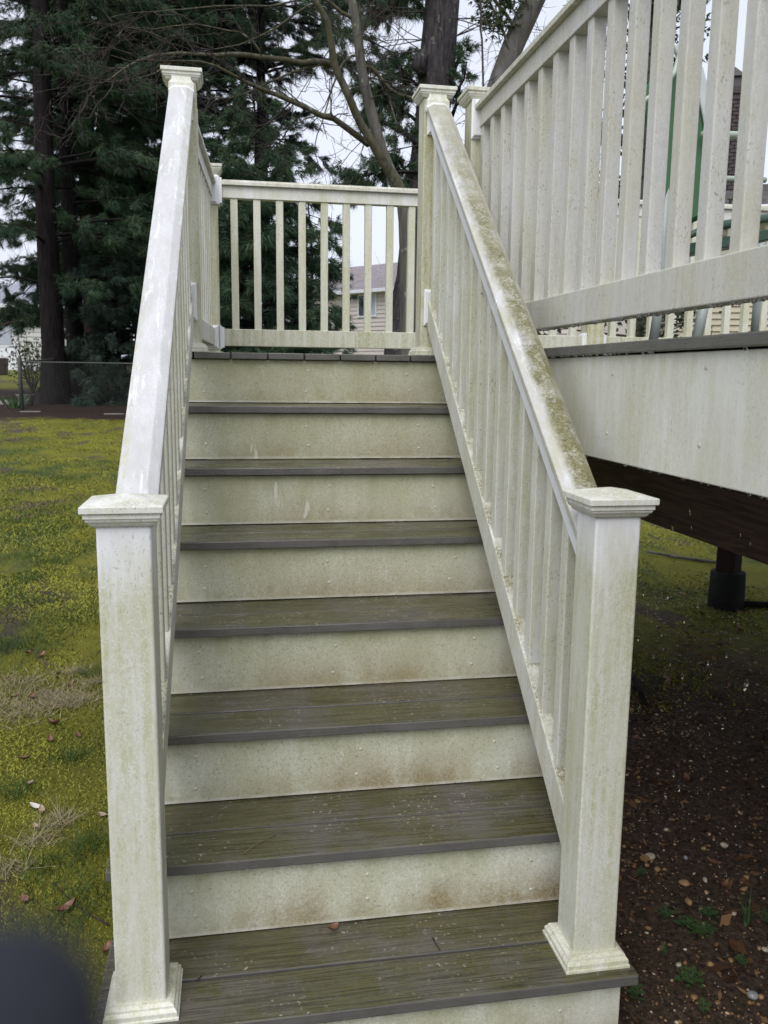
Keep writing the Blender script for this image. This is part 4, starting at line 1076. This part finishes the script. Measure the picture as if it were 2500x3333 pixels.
m = MB(); m.tube([(0, 0, 0), (0, 0, .04), (0, 0, .22), (0, 0, .26), (0, 0, .262)], [.13, .15, .2, .23, .21], 18); m.build('bowl', M['stone'], e, loc=(0, 0, 0))
m = MB(); m.tube([(0, 0, .262), (0, 0, .268)], [.20, .19], 18); m.build('soil', M['bark_pine'], e, loc=(0, 0, 0))
q = px(2, 1200, 36); q[2] = gz(q[0], q[1])
e = empty('bin', tuple(q), 'dark brown bin standing before the garage door', 'bin')
m = MB(); m.loft([((.22, .22), 0), ((.27, .27), .62)], 0, 0); m.build('body', M['bin'], e, .02, loc=(0, 0, 0))
m = MB(); m.loft([((.285, .285), .621), ((.285, .285), .665), ((.2, .2), .70)], 0, 0); m.build('lid', M['bin'], e, .01, loc=(0, 0, 0))

def hit(u, v):
    d = _f + _r * (u - 1250) / FPX - _u * (v - 1666.5) / FPX
    t_ = .5
    for i in range(4000):
        p = CAM + d * t_
        if p[2] < gz(p[0], p[1]): break
        t_ *= 1.002
    return np.array([p[0], p[1], float(gz(p[0], p[1]))])
def stone_mesh(name, r, mat, seed, flat=.6):
    rr = np.random.default_rng(seed); bm = bmesh.new(); bmesh.ops.create_icosphere(bm, subdivisions=2, radius=1)
    k = rr.normal(0, 1, (4, 3)); ph = rr.uniform(0, 6, 4); ax = rr.uniform(.75, 1.2, 3) * (1, .8, flat)
    for v in bm.verts:
        c = np.array(v.co); c = c * (1 + .07 * sum(math.sin(2.0 * (k[i] @ c) + ph[i]) for i in range(4))) * ax * r; v.co = c
    me = bpy.data.meshes.new(name); bm.to_mesh(me); bm.free(); me.materials.append(mat)
    me.polygons.foreach_set('use_smooth', [True] * len(me.polygons)); return me
for i, (u, v, r_, lab) in enumerate(((20, 1280, .20, 'grey fieldstone lying left of the bulb clump'), (8, 1292, .13, 'small fieldstone at the left edge by the fence'), (38, 1276, .11, 'pale fieldstone nearest the planter'))):
    q = px(u, v, 19.8 + i * .3); q[2] = gz(q[0], q[1]); tag(link('fieldstone', stone_mesh('fieldstone', r_, M['stone'], i), None, tuple(q)), lab, 'stone', 'fieldstones by the fence')
for i, (u, v, lab) in enumerate(((100, 1341, 'flat pale stone slab at the lawn edge, left of the pines'), (372, 1349, 'flat stone slab at the lawn edge beside the handrail'))):
    q = hit(u, v); m = MB(); m.loft([((.20, .07), -.02), ((.21, .08), .010), ((.18, .06), .018)], 0, 0); o = m.build('stone_slab', M['stone'], None, .01, loc=tuple(q)); o.rotation_euler.z = .2 * i; tag(o, lab, 'stone', 'slabs at the lawn edge')

# ------------------------------------------------------------------ moss, grass, gravel
def blades(P_, h, wd, lean=.5, k=1):
    P_ = np.repeat(P_, k, 0); n = len(P_)
    h = np.repeat(np.broadcast_to(h, n // k), k) * rng.uniform(.5, 1.3, n); wd = np.repeat(np.broadcast_to(wd, n // k), k)
    a = rng.uniform(0, 2 * np.pi, n); s_ = np.stack([np.cos(a), np.sin(a), 0 * a], 1) * wd[:, None] * .5
    t_ = rng.normal(0, lean, (n, 2)) * h[:, None]; P_ = P_ + np.concatenate([rng.normal(0, 1, (n, 2)) * wd[:, None] * 1.2, np.zeros((n, 1))], 1)
    tip = P_ + np.concatenate([t_, h[:, None]], 1)
    return np.stack([P_ - s_, P_ + s_, tip], 1)
def fnoise(x, y, s, seed):
    r_ = np.random.default_rng(seed); z = 0
    for i in range(7):
        kx, ky = r_.normal(0, 1, 2) * s * (1 + .5 * i); z = z + np.sin(kx * x + ky * y + r_.uniform(0, 6)) / (1 + .3 * i)
    return z / 2.2
def lay(n, xa, xb, ya, yb, pw=1.2):
    a = 1.6 + ya; b = 1.6 + yb; q = rng.uniform(0, 1, n); e_ = 1 - pw
    y = (a ** e_ + q * (b ** e_ - a ** e_)) ** (1 / e_) - 1.6
    f = np.clip((y + 1.6) / 8, .35, 1); x = xb - (xb - xa) * rng.uniform(0, 1, n) * f
    return x, y
x, y = lay(300000, -6.0, -.09, -.2, 15.8, 1.35)
keep = fnoise(x, y, 2.6, 5) + rng.normal(0, .2, len(x)) < .34
x, y = x[keep], y[keep]; P_ = np.stack([x, y, gz(x, y) - .002], 1); dist = y + 1.9
tone = np.clip(.42 + .42 * fnoise(x, y, 1.5, 8) + rng.normal(0, .11, len(x)), 0, 1)
T = blades(P_, np.clip(.0025 * dist, .006, .018), np.clip(.0024 * dist, .0055, .014), .9)
MT, MN = [T], [tone]
x, y = lay(130000, .9, 9, 1.7, 11, 1.5); x = rng.uniform(1.0, 8.5, len(x))
keep = (fnoise(x, y, 2.3, 15) + rng.normal(0, .2, len(x)) < np.clip((y - 1.9) * .7, -.6, .3)) & (y > 1.7 + .4 * fnoise(x, y, 3, 2)); x, y = x[keep], y[keep]
P_ = np.stack([x, y, gz(x, y) - .002], 1); tone = np.clip(.55 + .25 * fnoise(x, y, 1.7, 18) + rng.normal(0, .18, len(x)), 0, 1)
MT.append(blades(P_, .012, .013, .9)); MN.append(tone)
tag(link('moss', tri_mesh('moss', np.concatenate(MT), M['moss'], tone=np.concatenate(MN))), 'yellow green moss cushions covering the lawn', 'moss', kind='stuff')
x, y = lay(60000, -6.0, -.09, -.2, 15.8, 1.25)
keep = fnoise(x, y, 1.6, 31) + rng.normal(0, .2, len(x)) > .35; x, y = x[keep], y[keep]
P_ = np.stack([x, y, gz(x, y) - .002], 1); dist = y + 1.9
tone = np.clip(rng.normal(.45, .25, len(x)), 0, 1)
GT = [blades(P_, np.clip(.007 * dist, .018, .04), np.clip(.0008 * dist, .0020, .007), .7, 2)]; GN = [np.repeat(tone, 2)]
for u, v, r_, n in ((60, 1700, .10, 260), (200, 1560, .12, 260), (160, 1830, .08, 220), (40, 1540, .16, 260), (230, 2470, .05, 160), (60, 2590, .05, 160), (290, 2760, .05, 150), (150, 2830, .05, 150), (30, 2110, .10, 500), (100, 1960, .07, 200), (250, 2930, .08, 260), (120, 3080, .09, 260), (300, 2200, .05, 140), (90, 1890, .07, 200)):
    q = hit(u, v); xy = q[:2] + rng.normal(0, r_, (n, 2)) * (1, .8); P_ = np.column_stack([xy, gz(xy[:, 0], xy[:, 1])]); P_ = P_[P_[:, 0] < -.09]
    GT.append(blades(P_, .05, .003, .6)); GN.append(np.clip(rng.normal(.45, .2, len(P_)), 0, 1))
tag(link('grass', tri_mesh('grass', np.concatenate(GT), M['grass'], tone=np.concatenate(GN))), 'patchy short green grass growing through the moss', 'grass', kind='stuff')
GT = []
for u, v, r_, n in ((140, 2270, .13, 900), (220, 2290, .08, 420), (60, 2330, .10, 520), (50, 2225, .08, 300), (240, 2190, .05, 160), (180, 2690, .035, 130), (120, 2745, .03, 120), (15, 2840, .04, 140), (310, 2225, .035, 120), (205, 2665, .02, 60)):
    q = hit(u, v); xy = q[:2] + rng.normal(0, r_, (n, 2)) * (1, .6); P_ = np.column_stack([xy, gz(xy[:, 0], xy[:, 1]) + .001]); P_ = P_[P_[:, 0] < -.09]
    GT.append(blades(P_, .030, .0028, 1.6))
GT = np.concatenate(GT); tag(link('dry_grass', tri_mesh('dry_grass', GT, M['straw'], tone=rng.uniform(0, 1, len(GT)))), 'matted patches of dry straw coloured grass in the moss', 'dry grass', kind='stuff')

# gravel below and beside the deck
x = 1.02 + 4.2 * rng.uniform(0, 1, 150000) ** 1.5; y = -.9 + 4.6 * rng.uniform(0, 1, 150000) ** 1.15
cl = fnoise(x * .8 + y * .4, y * .8 - x * .3, 4.0, 77)
keep = rng.uniform(0, 1, len(x)) < np.clip(.16 + .5 * np.clip(cl, 0, 1.2), 0, 1); x, y = x[keep], y[keep]; n = len(x)
ico = np.array([(0, 0, 1), (.894, 0, .447), (.276, .851, .447), (-.724, .526, .447), (-.724, -.526, .447), (.276, -.851, .447), (.724, .526, -.447), (-.276, .851, -.447), (-.894, 0, -.447), (-.276, -.851, -.447), (.724, -.526, -.447), (0, 0, -1)])
icf = np.array([(0, 1, 2), (0, 2, 3), (0, 3, 4), (0, 4, 5), (0, 5, 1), (1, 6, 2), (2, 7, 3), (3, 8, 4), (4, 9, 5), (5, 10, 1), (1, 10, 6), (2, 6, 7), (3, 7, 8), (4, 8, 9), (5, 9, 10), (11, 7, 6), (11, 8, 7), (11, 9, 8), (11, 10, 9), (11, 6, 10)])
r_ = np.exp(rng.normal(-5.95, .52, n)); a = rng.uniform(0, 6.28, n); st = rng.uniform(.7, 1.4, n)
V = ico[None] * r_[:, None, None] * np.stack([st, 1 / st, rng.uniform(.45, .8, n)], 1)[:, None, :]
V = V * (1 + rng.normal(0, .10, (n, 12, 1)))
V = np.stack([V[..., 0] * np.cos(a)[:, None] - V[..., 1] * np.sin(a)[:, None], V[..., 0] * np.sin(a)[:, None] + V[..., 1] * np.cos(a)[:, None], V[..., 2]], -1)
V += np.stack([x, y, gz(x, y) + r_ * .25], 1)[:, None, :]
T = V[:, icf].reshape(-1, 3, 3); tone = np.clip(rng.beta(1.1, 1.5, n), 0, 1)
o = link('gravel', tri_mesh('gravel', T, M['pebble'], tone=np.repeat(tone, 20))); tag(o, 'brown and ochre gravel scattered over the bare soil by the deck', 'gravel', kind='stuff')
x = 1.02 + 4.2 * rng.uniform(0, 1, 9000) ** 1.4; y = -.9 + 4.4 * rng.uniform(0, 1, 9000)
keep = fnoise(x, y, 3.1, 55) + rng.normal(0, .35, len(x)) > -.1; x, y = x[keep], y[keep]; n = len(x)
a = rng.uniform(0, 6.28, n); L_ = rng.uniform(.008, .030, n) * np.where(rng.uniform(0, 1, n) < .12, 1.5, 1); W_ = L_ * rng.uniform(.15, .5, n); zc = gz(x, y) + rng.uniform(.002, .008, n)
d_ = np.stack([np.cos(a), np.sin(a), rng.normal(0, .22, n)], 1) * L_[:, None]; e_ = np.stack([-np.sin(a), np.cos(a), rng.normal(0, .4, n)], 1) * W_[:, None]; c_ = np.stack([x, y, zc], 1)
T = np.concatenate([np.stack([c_ - d_, c_ + e_, c_ + d_], 1), np.stack([c_ - d_, c_ + d_, c_ - e_ * .8], 1)])
tag(link('leaf_litter', tri_mesh('leaf_litter', T, M['litter'], tone=np.tile(rng.uniform(0, 1, n), 2))), 'broken brown leaf litter strewn over the soil by the deck', 'leaf litter', kind='stuff')
x = 1.0 + 4.2 * rng.uniform(0, 1, 5200) ** 1.5; y = -.9 + 4.4 * rng.uniform(0, 1, 5200); n = len(x); r_ = np.exp(rng.normal(-4.9, .5, n))
V = ico[None] * r_[:, None, None] * np.stack([rng.uniform(.7, 1.4, n), rng.uniform(.7, 1.4, n), rng.uniform(.35, .7, n)], 1)[:, None, :] * (1 + rng.normal(0, .22, (n, 12, 1)))
V += np.stack([x, y, gz(x, y) - r_ * .1], 1)[:, None, :]
tag(link('soil_clods', tri_mesh('soil_clods', V[:, icf].reshape(-1, 3, 3), M['ground'])), 'lumpy dark soil crumbs below and beside the deck', 'soil', kind='stuff')
PEB = [(2115, 2795, .019, 'peb_pale', 'largest oval buff pebble right of the right stair post'), (2295, 2870, .012, 'peb_pale', 'round cream pebble in the gravel right of the stair'), (2355, 2757, .015, 'peb_pale', 'broken pale shell shaped pebble higher on the soil'),
       (2168, 2703, .010, 'peb_pale', 'egg shaped cream pebble above the largest one'), (2225, 2880, .017, 'peb_ochre', 'flat mossy brown stone between the cream pebbles'), (2210, 3147, .010, 'peb_pale', 'small cream pebble right of the bottom tread corner'),
       (2450, 3245, .017, 'peb_grey', 'angular grey stone at the lower right'), (2478, 3252, .010, 'peb_ochre', 'ochre pebble touching the angular grey stone'), (2140, 2836, .012, 'peb_ochre', 'orange pebble just below the largest oval one'),
       (2430, 2860, .013, 'peb_ochre', 'wide ochre pebble at the end of the gravel streak'), (2075, 2612, .012, 'peb_ochre', 'tan pebble close to the post, high on the soil'), (2230, 2795, .010, 'peb_grey', 'white chipped stone right of the largest oval pebble'),
       (2290, 2765, .011, 'peb_ochre', 'brown upright pebble in the middle of the soil'), (2378, 3130, .010, 'peb_ochre', 'orange pebble low on the right soil'), (2490, 3097, .011, 'peb_pale', 'cream pebble at the right edge near the weeds'), (2290, 3017, .012, 'peb_pale', 'pale pink flat stone above the clover')]
for i, (u, v, r_, mt, lab) in enumerate(PEB):
    q = hit(u, v); r_ *= .85; o = link('pebble', stone_mesh('pebble', r_, M[mt], 40 + i, .65), None, (q[0], q[1], q[2] + r_ * .35)); o.rotation_euler.z = i * 1.3; tag(o, lab, 'pebble', 'single large pebbles on the soil')

# fallen leaves
def leaf_mesh(name, L, wd, mat, curl, seed):
    rr = random.Random(seed); m = MB(); n = 6; vs = []
    for i in range(n + 1):
        t_ = i / n; hw = wd * math.sin(math.pi * min(.97, t_ * .95 + .03)) ** .8 * rr.uniform(.85, 1.1)
        for s_ in (-1, 0, 1): vs.append(((t_ - .5) * L, s_ * hw, curl * (abs(s_) * .6 + (t_ - .5) ** 2 * 2.4) * wd * 1.2))
    fs = [(3 * i + j, 3 * i + j + 1, 3 * i + 4 + j, 3 * i + 3 + j) for i in range(n) for j in (0, 1)]
    vs2 = [(a, b, c - .0006) for a, b, c in vs]; k = len(vs)
    m.add(vs + vs2, fs + [tuple(q + k for q in f[::-1]) for f in fs], True); return m.mesh(name, mat)
LV = [(92, 2135, .045, 'leafbrown', 'red brown leaf beside the tall grass tuft on the left'), (140, 2140, .05, 'leafbrown', 'dark curled leaf right of the grass tuft'), (50, 2278, .05, 'leafbrown', 'brown leaf in the left part of the straw patch'), (105, 2278, .05, 'leafbrown', 'leaf lying flat in the middle of the straw patch'),
      (190, 2196, .05, 'leafpale', 'tan leaf on the upper edge of the straw patch'), (226, 2242, .04, 'leafbrown', 'upright rusty leaf right of the straw patch'), (175, 2365, .06, 'leafbrown', 'long dark leaf on the lower edge of the straw patch'), (255, 2400, .035, 'leafbrown', 'small pinkish leaf below the straw patch near the post'),
      (165, 2420, .045, 'leafbrown', 'narrow dark leaf on the moss below the straw patch'), (80, 2478, .045, 'leafbrown', 'reddish leaf alone on the smooth moss'), (97, 2557, .035, 'leafpale', 'pale tan leaf left of the small straw tuft'), (117, 2637, .050, 'leafwhite', 'silvery white leaf above the bare soil patch'),
      (136, 2650, .045, 'leafpale', 'tan leaf right beside the silvery white leaf'), (118, 2700, .03, 'leafpale', 'small pinkish leaf on the bare soil patch'), (335, 2665, .035, 'leafpale', 'tan leaf close to the left stair post'), (82, 2938, .045, 'leafbrown', 'orange brown leaf low on the left lawn'),
      (222, 2970, .055, 'leafbrown', 'long orange leaf beside the thin twig'), (350, 3103, .04, 'leafbrown', 'orange leaf beside the bottom tread'), (2400, 2330, .05, 'peb_ochre', 'yellow leaf on the dark soil below the deck'), (2170, 2235, .05, 'peb_ochre', 'yellow leaf pair member on the soil right of the right post'),
      (2320, 2820, .045, 'leafbrown', 'rust coloured leaf above the cream pebble'), (2235, 2545, .045, 'leafbrown', 'rust coloured leaf high on the right soil'), (2360, 2895, .04, 'leafbrown', 'dark rust leaf by the ochre gravel streak'), (2480, 2080, .05, 'peb_ochre', 'yellow brown leaf at the right edge below the deck')]
for i, (u, v, L_, mt, lab) in enumerate(LV):
    q = hit(u, v); o = link('fallen_leaf', leaf_mesh('fallen_leaf', L_, L_ * .26, M[mt], random.uniform(.4, 1.1), i), None, (q[0], q[1], q[2] + .010)); o.rotation_euler = (random.uniform(-.3, .3), random.uniform(-.3, .3), random.uniform(0, 6.28)); tag(o, lab, 'leaf', 'dead leaves lying on the ground')
# loose leaf and twigs on the treads
m = leaf_mesh('fallen_leaf', .028, .011, M['leafbrown'], .6, 90)
q = px(1085, 2990, RUN + .005); o = link('fallen_leaf', m, None, (q[0], .262, .006)); o.rotation_euler.z = .4; tag(o, 'small dark leaf against the riser on the bottom tread', 'leaf', 'dead leaves lying on the ground')
def stick(name, pts, r, lab, mat='twig', cat='twig', group='loose twigs'):
    m = MB(); m.tube(pts, r, 6); tag(m.build(name, M[mat]), lab, cat, group)
def ont(u, v, z): d = _f + _r * (u - 1250) / FPX - _u * (v - 1666.5) / FPX; return CAM + d * (z - CAM[2]) / d[2]
stick('twig', [ont(1408, 3052, .003), ont(1420, 3072, .004), ont(1432, 3092, .003)], .0016, 'short dark twig in the board gap of the bottom tread')
stick('twig', [ont(640, 3190, .003), ont(657, 3176, .003)], .0014, 'tiny twig near the left post on the bottom tread')
stick('pine_needles', [ont(790, 2780, .2033), ont(840, 2743, .2040), ont(898, 2718, .2035)], .0009, 'pale pine needles lying on the second tread', 'straw', 'needles')
stick('twig', [hit(172, 2880) + (0, 0, .008), hit(215, 2928) + (0, 0, .010), hit(280, 2982) + (0, 0, .008), hit(355, 3018) + (0, 0, .006)], .0022, 'thin bare twig on the moss left of the left post')
stick('fallen_branch', [hit(2105, 1808) + (0, 0, .03), hit(2200, 1822) + (0, 0, .02), hit(2320, 1838) + (0, 0, .018), hit(2345, 1836) + (0, 0, .01)], [.008, .013, .011, .006], 'thin grey branch lying on the moss beyond the deck', 'bark_smooth', 'branch', 'branches on the ground')
stick('fallen_branch', [hit(2345, 1972) + (0, 0, .02), hit(2420, 1978) + (0, 0, .02), hit(2560, 1985) + (0, 0, .02)], .024, 'dark branch on the soil in front of the pier', 'bark_pine', 'branch', 'branches on the ground')
stick('fallen_branch', [hit(2065, 2215) + (0, 0, .01), hit(2080, 2260) + (0, 0, .02), hit(2100, 2300) + (0, 0, .015)], .013, 'short dark stick beside the right stair post', 'bark_pine', 'branch', 'branches on the ground')

# weeds on the soil
def weed(u, v, r_, n, lab, grassy=False):
    q = hit(u, v); e = empty('weed', tuple(q), lab, 'weed', 'weeds on the soil beside the stair'); T = []; S = MB()
    for i in range(n):
        a = random.uniform(0, 6.28); h = random.uniform(.012, .03); rr_ = r_ * random.uniform(.15, 1); c = q + (math.cos(a) * rr_, math.sin(a) * rr_, h)
        if grassy:
            s_ = np.array([-math.sin(a), math.cos(a), 0]) * .0016; b = q + rng.normal(0, .006, 3) * (1, 1, 0); md = b + np.array([math.cos(a) * rr_ * .4, math.sin(a) * rr_ * .4, h * 2.2]); tp = b + np.array([math.cos(a) * rr_ * 1.3, math.sin(a) * rr_ * 1.3, h * 3])
            T += [[b - s_, b + s_, md + s_], [b - s_, md + s_, md - s_], [md - s_, md + s_, tp]]; continue
        S.tube([q + (0, 0, .001), (q + c) / 2 + (0, 0, .004), c], .0009, 4, False)
        for k in range(3):
            b2 = a + k * 2.09 + random.uniform(-.2, .2); L_ = random.uniform(.0045, .009); dv = np.array([math.cos(b2), math.sin(b2), random.uniform(-.1, .35)]); sd_ = np.array([-math.sin(b2), math.cos(b2), 0]) * L_ * .5
            T += [[c, c + dv * L_ * .6 + sd_, c + dv * L_], [c, c + dv * L_, c + dv * L_ * .6 - sd_]]
    if S.v: S.build('stem', M['weed'], e)
    link('leaves', tri_mesh('leaves', np.array(T), M['weed']), e)
for a in ((2275, 3045, .045, 60, 'largest clover clump on the soil right of the stair'), (2085, 2857, .018, 18, 'small weed rosette next to the right post'), (2158, 3123, .014, 8, 'four leaved seedling right of the bottom tread corner'), (2240, 3205, .04, 36, 'spreading weed low on the soil'), (2220, 3020, .02, 16, 'weed sprig left of the largest clover clump'),
          (2310, 2990, .03, 22, 'weed sprig above the largest clover clump'), (2410, 3145, .02, 14, 'small weed sprig by the orange pebble'), (2065, 3255, .025, 18, 'weed at the corner below the bottom tread'), (2290, 3305, .02, 12, 'weed sprig at the bottom edge'), (2170, 2990, .03, 22, 'creeping weed halfway down the soil'), (2490, 3005, .02, 14, 'weed sprig at the right edge')):
    weed(*a)
weed(2425, 3010, .06, 16, 'thin grass tuft on the right soil', True)

# ------------------------------------------------------------------ rain water: drops hanging from the edges and a few falling
bm = bmesh.new(); bmesh.ops.create_icosphere(bm, subdivisions=1, radius=1); dv_ = np.array([v.co[:] for v in bm.verts]); df = np.array([[v.index for v in f.verts] for f in bm.faces]); bm.free()
DR = []
def drop(p, r, s=1.): q = dv_ * (r, r, r * s); q[:, 2] -= 0; DR.append((q + p)[df])
for k in range(95): drop(np.array([DX0 + .023 + random.uniform(-.006, .006), random.uniform(-.9, 1.8), ZL - .284 - .002]), random.uniform(.0022, .0045), 1.2)
for k in range(60): drop(np.array([DX0 + .004, random.uniform(-.9, 1.8), ZL - .027]), random.uniform(.002, .004), 1.2)
for k in range(220): drop(np.array([1.1730 + random.uniform(-.026, .0), random.uniform(-.9, 1.65), 1.555 - .0915]), random.uniform(.0025, .0055), 1.1)
for k in range(7):
    for j in range(9): drop(np.array([random.uniform(.08, .98), k * RUN + .004, k * RISE - .027]), random.uniform(.0015, .0028), 1.2)
for k in range(120): drop(np.array([DX0 + .02 + random.uniform(-.06, .10), random.uniform(-.3, .5), random.uniform(-.1, 1.05)]), random.uniform(.0014, .0027), 3.2)
o = link('rain_drops', tri_mesh('rain_drops', np.concatenate(DR), M['water'])); o.data.polygons.foreach_set('use_smooth', [True] * len(o.data.polygons)); tag(o, 'rain drops hanging from and falling off the deck edges', 'water drops', kind='stuff')

# dark rounded thing held right before the lens at the lower left
c0 = CAM + (_f + _r * (-15 - 1250) / FPX - _u * (3395 - 1666.5) / FPX) * .040
axv = -_r * .55 - _u * .8 + _f * .05; axv /= np.linalg.norm(axv)
m = MB(); tt = [-1, -.93, -.75, -.45, 0, .6, 1.6, 3.2, 5]; rr_ = [.05, .37, .66, .89, 1, 1.03, 1.08, 1.12, 1.15]
m.tube([c0 + axv * .0053 * t_ for t_ in tt], [.0053 * q for q in rr_], 24)
tag(m.build('fingertip', M['glove']), 'blurred dark navy fingertip poking in at the lower left corner before the lens', 'finger')
